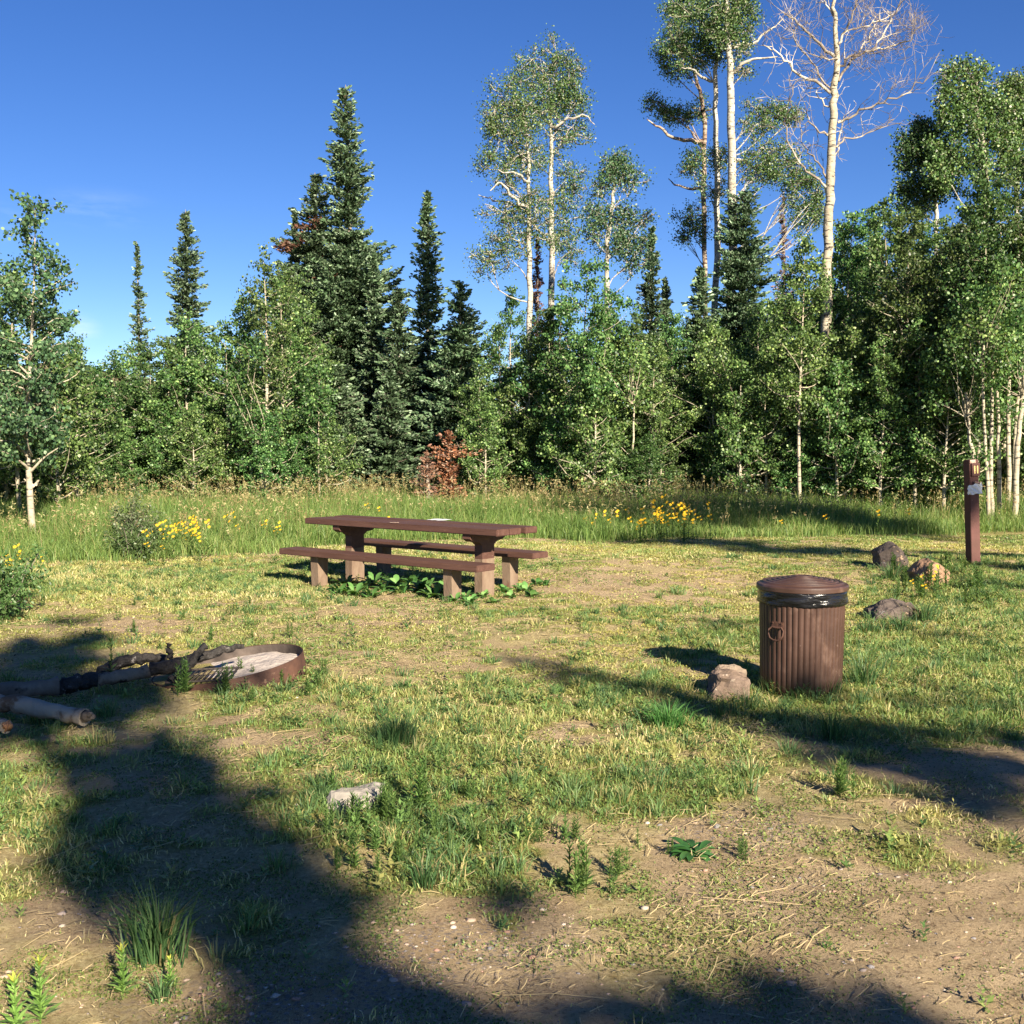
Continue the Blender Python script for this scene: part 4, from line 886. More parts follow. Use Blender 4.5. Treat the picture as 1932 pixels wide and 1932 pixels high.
log('long half burnt log running from the left edge into the fire ring',
    [([f2(-260, 540, 7.25, .066), f2(0, 497, 7.35, .066), f2(335, 462, 7.5, .064)], M_LOG, 'bark_end'), ([f2(335, 462, 7.5, .066), f2(450, 440, 7.55, .062), f2(560, 420, 7.6, .056)], M_CHAR, 'burnt_middle'),
     ([f2(560, 420, 7.6, .052), f2(700, 400, 7.66, .05), f2(860, 370, 7.72, .05)], M_LOG, 'bark_middle'), ([f2(860, 370, 7.72, .052), f2(1000, 340, 7.78, .054), f2(1150, 290, 7.9, .045), f2(1290, 255, 8.0, .035), f2(1410, 230, 8.1, .016)], M_CHAR, 'burnt_tip')], 1, name='burnt_log')
log('charred black log lying behind the long half burnt log', [([f2(560, 380, 7.95, .045), f2(700, 325, 8.0, .05), f2(815, 290, 8.05, .045), f2(960, 300, 8.1, .03)], M_CHAR, 'charred_wood')], 2, name='burnt_log')
log('short charred stub standing upright at the fire ring', [([f2(980, 290, 7.85, .024), f2(978, 250, 7.85, .023), f2(976, 214, 7.85, .021)], M_CHAR, 'charred_wood')], 3, name='burnt_stub')
log('charred branch slanting over the rim of the fire ring', [([f2(985, 425, 7.6, .034), f2(1070, 350, 7.66, .036), f2(1140, 280, 7.72, .032), f2(1188, 226, 7.76, .026)], M_CHAR, 'charred_wood')], 4, name='burnt_branch')
log('pale barked log at the left edge nearest the camera, broken at its right end',
    [([f2(-300, 530, 7.0, .070), f2(-50, 555, 6.95, .068), f2(150, 572, 6.85, .064), f2(330, 612, 6.75, .056), f2(490, 640, 6.68, .052)], M_PLOG, 'bark'), ([f2(488, 638, 6.68, .044), f2(505, 636, 6.66, .034), f2(525, 614, 6.64, .008)], M_LOG, 'broken_end')], 5)
log('sawn off branch end with an orange cut at the left edge', [([f2(-140, 640, 6.7, .045), f2(-40, 670, 6.55, .042), f2(36, 693, 6.42, .038)], M_PLOG, 'bark'), ([f2(36, 693, 6.42, .034), f2(40, 694, 6.41, .033)], M_CUT, 'cut_face')], 6)

# --- camper glimpsed through the trees
cp = thing('camper_trailer', 'white camper glimpsed as bright gaps between the trunks on the left', 'camper', (-11.5, 41, 0), rz=R(8))
M_CAMP = pbr('white_camper_shell', (.75, .77, .80), .4, .4, var=(.68, .70, .74), scale=2)
mb = MB(); mb.box((0, 0, 1.55), (7.5, 2.3, 2.1), bev=.15); mb.build('body', M_CAMP, cp)
for x in (-2.4, .2, 2.5):
    mb = MB(); mb.box((x, -1.16, 1.75), (.9, .04, .55)); mb.build('window', M_IRON, cp)
for x in (-.5, .5):
    mb = MB(); mb.tube([(x, -1.1, .35), (x, -.85, .35)], .35, 20); mb.build('wheel', M_IRON, cp)

# ================================================================== SMALL PLANTS (things)
def weed_mesh(h, n, ll, seed, cols, wts, stemn=1, spread=.02, tipc=None):
    r = np.random.default_rng(seed); parts = []
    for s in range(stemn):
        ox, oy = r.normal(size=2) * spread; lx, ly = r.normal(size=2) * h * .10; hh = h * r.uniform(.7, 1.05)
        nn = 1; P = np.array([[ox, oy, 0]]); 
        V, F, c = blades(np.repeat(P, 3, 0), np.full(3, hh), np.full(3, .004), np.full(3, .01), np.tile(np.array(cols[0]) * .9, (3, 1)), r=r); parts.append((V, F, c))
        u = np.sort(r.uniform(.05, 1, n)); base = np.stack([ox + lx * u * 0, oy + ly * u * 0, hh * u], 1)
        L_ = ll * (1.15 - .65 * u) * r.uniform(.7, 1.2, n); az = np.arange(n) * 2.4 + r.uniform(0, .5, n)
        dv = np.stack([np.cos(az), np.sin(az), r.uniform(.25, .9, n) + u * .6], 1); dv /= np.linalg.norm(dv, axis=1)[:, None]
        sd_ = np.stack([-np.sin(az), np.cos(az), np.zeros(n)], 1); wv = L_ * .13
        V = np.empty((n, 6, 3)); tip = base + dv * L_[:, None] - np.array([0, 0, 1]) * (L_ * .12)[:, None]; mid = base + dv * L_[:, None] * .5
        V[:, 0] = base - sd_ * .001; V[:, 1] = base + sd_ * .001; V[:, 2] = mid + sd_ * wv[:, None]; V[:, 3] = mid - sd_ * wv[:, None]; V[:, 4] = tip + sd_ * .0005; V[:, 5] = tip - sd_ * .0005
        b = np.arange(n)[:, None] * 6; F = np.concatenate([b + np.array([[0, 1, 2, 3]]), b + np.array([[3, 2, 4, 5]])], 1).reshape(-1, 4)
        c = tintmix(n, cols, wts, r); 
        if tipc is not None: c[u > .86] = tipc
        parts.append((V.reshape(-1, 3), F, np.repeat(c, 2, 0)))
    return join(parts)
def tuft_mesh(n, h, seed, cols, wts, spread=.03, lean=(.2, .9), wd=.005):
    r = np.random.default_rng(seed); a = r.uniform(0, 2 * math.pi, n); q = np.abs(r.normal(size=n)) * spread
    P = np.stack([np.cos(a) * q, np.sin(a) * q, np.zeros(n)], 1)
    c = tintmix(n, cols, wts, r)
    return blades(P, h * r.uniform(.45, 1.1, n), np.full(n, wd), r.uniform(*lean, n), c, r=r, az=a + r.normal(size=n) * .5)
WC = [(.07, .13, .03), (.11, .19, .05), (.16, .24, .07), (.045, .085, .025)]
TCc = [(.05, .11, .04), (.08, .16, .06), (.12, .20, .08), (.22, .19, .09)]
DK = [(.05, .12, .03), (.08, .17, .04), (.12, .22, .06)]
def place(name, label, cat, mesh, px, py, mat, group=None, rz=None, s=1.0, part=None):
    p = ground(px, py); p[2] = float(G(p[0], p[1])) - .005
    if isinstance(mesh, bpy.types.Object):
        o = mesh.copy(); COL.objects.link(o)
        for k in ('label', 'group', 'category'):
            if k in o: del o[k]
    else: o = np_mesh(name, mesh[0], mesh[1], mat, fcol=mesh[2])
    o.location = p; o.rotation_euler = (0, 0, random.uniform(0, 6.28) if rz is None else rz); o.scale = (s, s, s); tag(o, label, cat, group); return o
place('grass_tuft', 'big spiky grass tuft in the shade at the lower left', 'grass tuft', tuft_mesh(210, .26, 1, TCc, [4, 3, 2, .6], .05, (.15, .8), .006), 300, 1790, M_GRASS)
place('grass_tuft', 'small blue green grass tuft below the big spiky tuft', 'grass tuft', tuft_mesh(60, .10, 2, TCc, [4, 3, 3, .2], .02), 305, 1865, M_GRASS)
place('grass_tuft', 'lit green grass tuft against the right side of the trash can', 'grass tuft', tuft_mesh(170, .30, 3, TCc, [3, 4, 3, .5], .07, (.2, 1)), 1632, 1290, M_GRASS)
place('grass_tuft', 'dark pointed grass tuft in the right foreground shade', 'grass tuft', tuft_mesh(150, .22, 4, TCc, [4, 3, 1, .3], .06), 1568, 1385, M_GRASS)
place('grass_tuft', 'bright green grass clump behind the straw patch', 'grass tuft', tuft_mesh(260, .17, 5, [(.06, .17, .04), (.09, .24, .06), (.14, .30, .09)], [3, 3, 2], .06, (.3, 1)), 1262, 1368, M_GRASS)
place('grass_tuft', 'dark tall grass tuft left of the straw patch', 'grass tuft', tuft_mesh(220, .18, 6, TCc, [4, 2, 1, .3], .06, (.1, .6)), 745, 1412, M_GRASS)
place('grass_tuft', 'loose grass tuft on the dirt left of the centre foreground', 'grass tuft', tuft_mesh(90, .15, 7, TCc, [3, 3, 2, 1.5], .04), 812 - 10, 2110 * .789 + 5, M_GRASS)
for lab, x_, y_, n_, h_, sd_, sp2 in [('short grass tuft at the front left foot of the trash can', 1462, 1303, 120, .13, 31, .05), ('short grass tuft at the middle front foot of the trash can', 1510, 1312, 150, .12, 32, .06), ('short grass tuft at the front right foot of the trash can', 1565, 1308, 120, .14, 33, .05),
        ('grass tuft hiding the foot of the cracked brown rock', 1360, 1345, 140, .13, 34, .06), ('grass tuft at the right foot of the cracked brown rock', 1412, 1328, 130, .15, 35, .05), ('grass tuft before the pale grey rock', 640, 1552, 70, .06, 36, .04),
        ('long grass around the pointed dark rock', 1680, 1092, 160, .22, 37, .08), ('long grass before the low dark rounded rock', 1700, 1188, 170, .20, 38, .09), ('long grass at the right end of the low dark rounded rock', 1745, 1170, 150, .24, 39, .07), ('long grass left of the low dark rounded rock', 1635, 1190, 120, .16, 40, .07)]:
    place('grass_tuft', lab, 'grass tuft', tuft_mesh(n_, h_, sd_, TCc, [3, 3, 2, 1.2], sp2, (.15, .9), .004 if y_ > 1280 else .007), x_, y_, M_GRASS)
w3 = weed_mesh(.24, 70, .055, 11, [(.12, .24, .05), (.17, .31, .07), (.22, .36, .10)], [2, 3, 2], tipc=(.42, .46, .08))
wA = place('leafy_weed', 'bright upright leafy weed with a yellow tip, second from the lower left corner', 'weed', w3, 78, 1915, M_WEED, s=1.15)
wB = place('leafy_weed', 'bright leafy weed in the lower left corner', 'weed', wA, 18, 1925, M_WEED, s=1.05)
place('leafy_weed', 'pale green weed with a small bud right of the two corner weeds', 'weed', wA, 222, 1850, M_WEED, s=.9)
place('leafy_weed', 'small leafy weed on the dirt above the pebbles at the lower left', 'weed', wA, 318, 1838, M_WEED, s=.6)
w4 = weed_mesh(.30, 46, .06, 12, WC, [3, 3, 2, 2], stemn=1)
place('leafy_weed', 'tall thin weed silhouetted behind the burnt logs', 'weed', w4, 218, 1290, M_WEED, s=1.25)
tw5 = weed_mesh(.22, 40, .05, 13, WC, [3, 3, 3, 1], stemn=6, spread=.028)
wC = place('leafy_weed', 'leafy green weed growing through the front of the fire ring logs', 'weed', tw5, 347, 1312, M_WEED, s=1.2)
place('leafy_weed', 'leafy weed clump in front of the cooking grate', 'weed', wC, 425, 1312, M_WEED, s=1.0)
place('leafy_weed', 'pale feathery weed hugging the right side of the grey rock', 'weed', wC, 722, 1540, M_WEED, s=.85)
place('leafy_weed', 'tall bushy weed standing behind the grey rock', 'weed', wC, 800, 1520, M_WEED, s=1.25)
place('leafy_weed', 'thin upright weed on bare dirt in the centre foreground with a long shadow', 'weed', wC, 1093, 1672, M_WEED, s=1.05)
place('leafy_weed', 'short upright weed on the gravel right of the centre weed', 'weed', wC, 1165, 1640, M_WEED, s=.6)
place('leafy_weed', 'bushy weed at the edge of the right foreground shade', 'weed', wC, 1590, 1500, M_WEED, s=.95)
def rosette(n, L_, wd, seed, cols, el=(.2, .9)):
    """broad leaves on a fan, each leaf bent, 4 quads"""
    r = np.random.default_rng(seed); Vs = []; Fs = []; Cs = []; o = 0
    for i in range(n):
        az = i * 2.4 + r.uniform(-.3, .3); e = r.uniform(*el); l = L_ * r.uniform(.6, 1.15); dx = np.array([math.cos(az), math.sin(az), 0]); sx = np.array([-dx[1], dx[0], 0])
        prof = [(0, .06), (.25, .55), (.5, 1), (.75, .8), (1, .08)]; base = r.normal(size=3) * .02; base[2] = 0
        for k, (u, ww) in enumerate(prof):
            c = base + dx * l * u * math.cos(e) + np.array([0, 0, l * (math.sin(e) * u - .35 * u * u)]) + np.array([0, 0, .01])
            Vs.append(c - sx * wd * ww / 2 + np.array([0, 0, .15 * wd * ww])); Vs.append(c); Vs.append(c + sx * wd * ww / 2 + np.array([0, 0, .15 * wd * ww]))
        for k in range(4):
            a = o + k * 3; Fs += [(a, a + 1, a + 4, a + 3), (a + 1, a + 2, a + 5, a + 4)]
        o += 15; cc = np.array(cols[r.integers(len(cols))]) * r.uniform(.8, 1.2); Cs += [cc] * 8
    return np.array(Vs), np.array(Fs), np.array(Cs)
place('leafy_weed', 'flat dark green rosette weed on the gravel in the right foreground', 'weed', rosette(26, .13, .035, 1, [(.04, .12, .03), (.07, .17, .05)], (.1, .6)), 1305, 1600, M_WEED)
dk = rosette(15, .24, .075, 2, [(.06, .15, .04), (.10, .22, .06), (.16, .29, .09)], (.3, 1.2))
lst = [(655, 1100), (690, 1108), (722, 1112), (760, 1118), (795, 1112), (820, 1124), (845, 1108), (735, 1092), (668, 1085), (880, 1125), (915, 1122), (950, 1112), (985, 1105), (1012, 1098), (700, 1125), (930, 1135), (640, 1118), (672, 1120), (708, 1098), (748, 1104), (778, 1100), (808, 1106), (834, 1116), (860, 1132), (900, 1108), (965, 1122), (995, 1112), (1030, 1100), (890, 1138), (660, 1062), (1002, 1122)]
dko = None
for i, (x, y) in enumerate(lst):
    lab, gp = ('broad leafed dock weed growing in the shade under the picnic table', 'dock weeds under the table') if x < 870 else ('leafy weed around the right legs of the picnic table', 'weeds at the right table legs')
    o = place('dock_weed', lab, 'weed', dk if dko is None else dko, x, y, M_WEED, group=gp, s=random.uniform(.7, 1.1) * (1 if x < 870 else .75)); dko = dko or o
# young weeds dotted over the clearing
wz = [weed_mesh(.16, 30, .04, 21 + i, WC, [3, 3, 2, 1], stemn=2 + i, spread=.025) for i in range(3)]; wo = [None] * 3
WZ = [((620, 960, 1440, 1660), 34, 'small green stem weed in the patch right of the grey rock', 'weeds right of the grey rock'), ((60, 560, 1130, 1240), 16, 'small weed on the yellowish turf behind the fire ring', 'weeds behind the fire ring'),
      ((980, 1440, 1560, 1720), 9, 'tiny stem weed on the gravelly dirt of the right foreground', 'weeds on the gravel'), ((1680, 1900, 1075, 1140), 26, 'leafy weed around the rocks by the numbered post', 'weeds by the post rocks'),
      ((440, 620, 1280, 1330), 10, 'weed in front of the fire ring wall', 'weeds by the fire ring')]
for (x0, x1, y0, y1), n, lab, gp in WZ:
    for _ in range(n):
        k = random.randrange(3); sc = random.uniform(.5, 1.1) * (2.0 if 'post' in gp else 1)
        o = place('stem_weed', lab, 'weed', wz[k] if wo[k] is None else wo[k], random.uniform(x0, x1), random.uniform(y0, y1), M_WEED, group=gp, s=sc); wo[k] = wo[k] or o
# shrubs in the meadow
def shrub(label, px, py, d, w, h, n, seed, cols=((.05, .09, .03), (.08, .13, .045), (.12, .18, .07)), name='shrub'):
    r = np.random.default_rng(seed); rr = random.Random(seed); p = at(px, py, d); b = np.array([p[0], d, float(G(p[0], d))])
    mb = MB(); cs = []
    for i in range(16):
        e = np.array([rr.gauss(0, .35) * w, rr.gauss(0, .3) * w, h * rr.uniform(.5, 1)]); mb.tube(curve((rr.gauss(0, .03), rr.gauss(0, .03), 0), e, 5, .06, rr), [.008, .007, .005, .004, .002], 4, caps=False); cs.append(e)
    cs = np.array(cs); i = r.integers(0, 16, n); u = r.uniform(.15, 1.05, n)[:, None]; V, F = leaves(cs[i] * u + r.normal(size=(n, 3)) * .055, .040, .1, r, aspect=.5)
    t = thing(name, label, 'shrub', b); mb.build('stems', M_TWIG, t); np_mesh('foliage', V, F, M_WEED, t, fcol=tintmix(n, list(cols), [3, 3, 2], r))
shrub('dark leafy shrub at the left meadow edge, nearer of the pair', 318 * .9 - 26, 1062, 16.0, .75, .50, 2800, 1)
shrub('tall greyish shrub in the left meadow behind the dark one', 240, 1040, 17.4, .65, .85, 3200, 2, cols=((.08, .11, .05), (.12, .15, .08), (.06, .085, .035)))
shrub('green bushy shrub cut by the left picture edge', -2, 1160, 11.0, .7, .62, 3600, 3, cols=((.045, .095, .025), (.075, .14, .04), (.11, .18, .06)))

# yellow wildflowers
M_PET = pbr('yellow_petals', (.66, .44, .02), .6, .2, var=(.60, .34, .02), scale=30)
fl = thing('yellow_wildflower', 'x', 'wildflower'); fm = weed_mesh(.42, 12, .09, 31, WC, [3, 3, 2, 2], stemn=3, spread=.05); np_mesh('stems', fm[0], fm[1], M_WEED, fl, fcol=fm[2])
rr = random.Random(3)
for k in range(3):
    mb = MB(); c = Vector((rr.gauss(0, .05), rr.gauss(0, .05) - .02, rr.uniform(.33, .46))); nr = Vector((rr.gauss(.1, .3), -.7, .8)).normalized(); Mq = Matrix.Translation(c) @ Vector((0, 0, 1)).rotation_difference(nr).to_matrix().to_4x4()
    for j in range(10):
        a = j * .628; mb.add([(0, 0, .004), (.014 * math.cos(a - .3), .014 * math.sin(a - .3), .003), (.033 * math.cos(a), .033 * math.sin(a), -.002), (.014 * math.cos(a + .3), .014 * math.sin(a + .3), .003)], [(0, 1, 2, 3)], M=Mq)
    mb.tube([(0, 0, .0), (0, 0, .008)], .010, 8, M=Mq); mb.build('bloom', M_PET, fl)
FL = [((300, 405, 1040, 1062), 30, 'yellow wildflower in the patch left of the picnic table', 'yellow flowers left of the table', 1.0), ((420, 520, 1030, 1045), 7, 'yellow wildflower between the left patch and the picnic table', 'yellow flowers beside the table', .9),
      ((5, 60, 1095, 1115), 9, 'yellow wildflower at the left picture edge above the shrub', 'yellow flowers at the left edge', .9), ((1195, 1330, 1010, 1025), 46, 'golden wildflower in the dense patch at the meadow edge right of the table', 'golden flowers right of the table', 1.25),
      ((690, 740, 1000, 1012), 4, 'yellow wildflower seen just above the tabletop', 'yellow flowers behind the tabletop', 1.1), ((1725, 1775, 1128, 1140), 5, 'yellow wildflower in front of the orange tan rock', 'yellow flowers by the tan rock', .8),
      ((1100, 1190, 1005, 1015), 6, 'scattered yellow wildflower left of the golden patch', 'scattered yellow flowers', 1), ((1500, 1700, 1000, 1015), 5, 'lone yellow wildflower in the shaded meadow right of the golden patch', 'yellow flowers in the shaded meadow', 1)]
first = True
for (x0, x1, y0, y1), n, lab, gp, sc in FL:
    for _ in range(n):
        o = fl if first else copy_tree(fl); first = False
        p = ground(random.gauss((x0 + x1) / 2, (x1 - x0) / 2.9), random.uniform(y0 - 6, y1 + 2)); s = sc * random.uniform(.6, 1.0)
        o.location = (p[0], p[1], float(G(p[0], p[1]))); o.rotation_euler = (0, 0, random.uniform(-.8, .8)); o.scale = (s, s, s * random.uniform(.7, 1.3)); o['label'] = lab; o['group'] = gp

# ================================================================== GRASS AND GROUND COVER (stuff)
def ok(x, y):
    a = np.hypot(x - rc[0], y - rc[1]) > RR + .01; b = np.hypot(x - cx0, y - cy0) > .27
    return a & b
def base3(x, y): return np.stack([x, y, G(x, y) - .004], 1)
def sample(n, y0=2.9, y1=20.5, pw=1.0):
    y = y0 + (y1 - y0) * rng.random(n) ** pw; x = rng.uniform(-.5, .5, n) * (y * .98 + .3); return x, y
GR_A = np.array([(.12, .20, .06), (.20, .29, .09), (.33, .37, .13), (.50, .46, .20), (.68, .58, .34)])
def grass_cols(n, x, y, dry):
    k = np.clip((dry * 4.2 + rng.normal(size=n) * .8).astype(int), 0, 4); c = GR_A[k] * (1 + .15 * rng.normal(size=(n, 1)))
    return np.clip(c, .01, 1)
x, y = sample(620000, pw=.92); g, dd, gr_ = maps(x, y); n2 = fbm(x, y, 3, 6, 21)
keep = (rng.random(len(x)) < np.clip((g - .15) * .95 * (.1 + 1.5 * n2), .015, 1)) & ok(x, y) & (y < meadow_front(x) + .6); x, y, g, dd = x[keep], y[keep], g[keep], dd[keep]
print('short blades', len(x)); dry = np.clip(.60 + 1.3 * (fbm(x, y, 4, .8, 22) - .5) + .35 - .5 * g, 0, 1)
hh = rng.uniform(.014, .042, len(x)) * (.45 + .8 * g) * (.7 + .9 * fbm(x, y, 3, 2.5, 23))
V, F, c = blades(base3(x, y), hh, .0022 + .00045 * y, rng.uniform(.2, 1.2, len(x)), grass_cols(len(x), x, y, dry))
tag(np_mesh('short_grass', V, F, M_GRASS, fcol=c), kind='stuff', label='short mixed green and dry grass over the clearing', cat='grass')
# tufts
x, y = sample(5200); g, dd, gr_ = maps(x, y); keep = (rng.random(len(x)) < (g - .42) * 2.0) & ok(x, y) & (y < 17); tx, ty, tg = x[keep], y[keep], g[keep]; print('tufts', len(tx))
nb_ = 26; q = rng.uniform(0, 6.283, (len(tx), nb_)); rad = np.abs(rng.normal(size=(len(tx), nb_))) * .035
x = (tx[:, None] + np.cos(q) * rad).ravel(); y = (ty[:, None] + np.sin(q) * rad).ravel(); hb = np.repeat(rng.uniform(.04, .11, len(tx)), nb_) * rng.uniform(.5, 1.1, len(x))
pick = np.repeat(rng.random(len(tx)), nb_); tc0 = np.array([(.075, .145, .055), (.12, .21, .08), (.18, .26, .10), (.40, .35, .16)])[np.clip((pick * 3.6 + rng.normal(size=len(x)) * .5).astype(int), 0, 3)]
V, F, c = blades(base3(x, y), hb, .003 + .0004 * y, rng.uniform(.15, .95, len(x)), tc0 * (1 + .15 * rng.normal(size=(len(x), 1))), az=q.ravel())
tag(np_mesh('tufted_grass', V, F, M_GRASS, fcol=np.clip(c, .01, 1)), kind='stuff', label='tufts of longer green grass in the clearing', cat='grass')
# low leafy ground cover
x, y = sample(700000, pw=1.1); g, dd, gr_ = maps(x, y); px_, py_ = project(x, y, 0 * x); cl_ = fbm(x, y, 4, 5.5, 25); cl2 = fbm(x, y, 3, 1.4, 26)
dens = np.clip((cl_ - .5) * 6 + (cl2 - .5) * 2.5 + .35 * g + .42, 0, 1) * np.clip(1.35 - dd * 1.15, .08, 1)
keep = (rng.random(len(x)) < dens) & ok(x, y) & (y < meadow_front(x)); x, y = x[keep], y[keep]; print('cover', len(x))
cc = base3(x, y); cc[:, 2] += rng.uniform(.003, .016, len(x)); V, F = leaves(cc, .0, 1.2); s = (.0048 + .00095 * y) * rng.uniform(.7, 1.4, len(x))
a, b = frames(len(x), .6); V = cc[:, None, :] + s[:, None, None] * (HEX[None, :, :1] * a[:, None, :] + .6 * HEX[None, :, 1:] * b[:, None, :])
yl = np.clip((fbm(x, y, 3, .9, 27)[:, None] - .3) * 2.2, 0, 1); yl = yl * np.clip((y[:, None] - 4.5) / 4, .25, 1); col = np.array([(.10, .16, .04)]) * (1 - yl) + np.array([(.32, .30, .085)]) * yl; col = col * (1 + .35 * rng.normal(size=(len(x), 1)))
tag(np_mesh('ground_cover', V.reshape(-1, 3), F, M_WEED, fcol=np.clip(col, .01, 1)), kind='stuff', label='low leafy ground cover on the dirt', cat='ground cover')
# low ferny sprigs
x, y = sample(9000, pw=.9); g, dd, gr_ = maps(x, y); keep = (rng.random(len(x)) < np.clip((g - .2) * 1.5 * (fbm(x, y, 3, 2.0, 41) * 2 - .35), .02, 1)) & ok(x, y) & (y < 16); x, y = x[keep], y[keep]; n = len(x); print('sprigs', n)
k = 16; hs_ = np.repeat(rng.uniform(.03, .11, n) * (.5 + fbm(x, y, 2, 1.5, 42)), k); u = np.tile((np.arange(k) + .5) / k, n); az = np.tile(np.arange(k) * 2.4, n) + np.repeat(rng.uniform(0, 6, n), k)
lx = np.repeat(rng.normal(size=n) * .02, k); ly = np.repeat(rng.normal(size=n) * .02, k); B = np.repeat(base3(x, y), k, 0) + np.stack([lx * u, ly * u, hs_ * u], 1)
Lf = (.012 + .30 * hs_) * (1.1 - .6 * u) * rng.uniform(.7, 1.3, n * k) + .0006 * np.repeat(y, k); dv = np.stack([np.cos(az), np.sin(az), rng.uniform(.0, .9, n * k)], 1); sdv = np.stack([-np.sin(az), np.cos(az), 0 * az], 1)
V = np.empty((n * k, 4, 3)); V[:, 0] = B; V[:, 1] = B + dv * (Lf * .5)[:, None] + sdv * (Lf * .2)[:, None]; V[:, 2] = B + dv * Lf[:, None]; V[:, 3] = B + dv * (Lf * .5)[:, None] - sdv * (Lf * .2)[:, None]
sc3 = np.array([(.075, .145, .045), (.12, .21, .06), (.20, .28, .08), (.30, .30, .10)])[rng.integers(0, 4, n)]; sc3 = np.repeat(sc3, k, 0) * rng.uniform(.7, 1.3, (n * k, 1))
tag(np_mesh('low_weeds', V.reshape(-1, 3), np.arange(n * k * 4).reshape(-1, 4), M_WEED, fcol=sc3), kind='stuff', label='low tangled weeds among the grass', cat='weeds')
# straw lying about
x, y = sample(60000, pw=.9); g, dd, gr_ = maps(x, y); keep = (rng.random(len(x)) < np.clip((fbm(x, y, 3, 2.1, 51) - .38) * 2.6, .03, 1) * (.35 + .65 * np.clip(1 - g, 0, 1)) * np.where(dd > .85, .35, 1)) & ok(x, y) & (y < 15); x, y = x[keep], y[keep]; n = len(x)
a = rng.normal(.15, .7, n) + (rng.random(n) < .4) * rng.uniform(0, 3, n); ln = rng.uniform(.015, .07, n) * (1 + rng.uniform(1, 5, n) * (rng.random(n) < .03)); wv = .0007 + .00016 * y
d3 = np.stack([np.cos(a), np.sin(a), 0 * a], 1); s3 = np.stack([-np.sin(a), np.cos(a), 0 * a], 1); p0 = base3(x, y) + np.array([0, 0, .016]); e = p0 + d3 * ln[:, None]; e[:, 2] = G(e[:, 0], e[:, 1]) + rng.uniform(.008, .03, n); mdl = (p0 + e) / 2 + s3 * (rng.normal(size=n) * ln * .06)[:, None]; mdl[:, 2] = np.maximum(mdl[:, 2], G(mdl[:, 0], mdl[:, 1]) + .014)
V = np.empty((n, 6, 3)); uz = np.array([0, 0, 1.0]) * .4
for k, (pp) in enumerate((p0, mdl, e)):
    V[:, 2 * k] = pp - (s3 + uz) * wv[:, None]; V[:, 2 * k + 1] = pp + (s3 + uz) * wv[:, None]
b = np.arange(n)[:, None] * 6; F = np.concatenate([b + np.array([[0, 1, 3, 2]]), b + np.array([[2, 3, 5, 4]])], 1).reshape(-1, 4)
col = np.repeat(np.array([(.60, .48, .28)]) * rng.uniform(.35, 1.15, (n, 1)), 2, 0)
tag(np_mesh('straw', V.reshape(-1, 3), F, M_GRASS, fcol=col), kind='stuff', label='dry straw stalks lying on the ground', cat='straw')
# gravel
x, y = sample(190000, pw=1.5); g, dd, gr_ = maps(x, y); keep = (rng.random(len(x)) < gr_ * .5 + .07 * dd + .005) & ok(x, y) & (y < 11); x, y = x[keep], y[keep]; n = len(x); print('pebbles', n)
ico = np.array([(0, 0, 1), (.89, 0, .45), (.28, .85, .45), (-.72, .53, .45), (-.72, -.53, .45), (.28, -.85, .45), (.72, .53, -.45), (-.28, .85, -.45), (-.89, 0, -.45), (-.28, -.85, -.45), (.72, -.53, -.45), (0, 0, -1)])
icf = np.array([(0, 1, 2), (0, 2, 3), (0, 3, 4), (0, 4, 5), (0, 5, 1), (1, 6, 2), (2, 7, 3), (3, 8, 4), (4, 9, 5), (5, 10, 1), (6, 7, 2), (7, 8, 3), (8, 9, 4), (9, 10, 5), (10, 6, 1), (11, 7, 6), (11, 8, 7), (11, 9, 8), (11, 10, 9), (11, 6, 10)])
sz = .0022 + .0042 * rng.random(n) ** 2.5 + .010 * (rng.random(n) < .04) * rng.random(n); cc = base3(x, y); cc[:, 2] += sz * .35
V = cc[:, None, :] + sz[:, None, None] * ico[None] * rng.uniform(.6, 1.35, (n, 12, 1)) * np.array([1.2, 1, .7]); F = (np.arange(n)[:, None, None] * 12 + icf[None]).reshape(-1, 3)
pc = np.array([(.30, .23, .18), (.38, .28, .21), (.24, .20, .18), (.36, .31, .25), (.28, .17, .13), (.17, .16, .16)])[rng.integers(0, 6, n)] * rng.uniform(.8, 1.2, (n, 1))
tag(np_mesh('gravel', V.reshape(-1, 3), F, M_PEB, fcol=np.repeat(pc, 20, 0)), kind='stuff', label='loose pinkish and grey pebbles on the dirt', cat='gravel')
# tall meadow
n = 330000; y = 15.3 + 17 * rng.random(n) ** 1.35; x = rng.uniform(-.5, .5, n) * (y + 3.5); mf = meadow_front(x); q = y - mf
pat = fbm(x, y, 3, .55, 31); keep = (q > 0) & (rng.random(n) < np.clip(q / .5, .25, 1) * (.45 + .8 * fbm(x, y, 3, 1.8, 32))); x, y, q, pat = x[keep], y[keep], q[keep], pat[keep]; n = len(x); print('meadow', n)
hh = (.22 + .32 * np.clip(q / 3, 0, 1)) * (.25 + 1.5 * np.clip(pat * .5 + .5 * fbm(x, y, 3, 1.6, 34), .1, 1)) * rng.uniform(.5, 1.15, n)
lush = np.array([(.080, .150, .036), (.125, .205, .052), (.19, .27, .075), (.30, .32, .12)])[np.clip((rng.random(n) * 2.6 + (1 - pat) * 1.2).astype(int), 0, 3)]
V, F, c = blades(base3(x, y), hh, .006 + .0002 * y, rng.uniform(.1, .7, n), lush * (1 + .15 * rng.normal(size=(n, 1))))
tag(np_mesh('meadow_grass', V, F, M_GRASS, fcol=np.clip(c, .01, 1)), kind='stuff', label='lush tall green meadow grass along the wood', cat='grass')
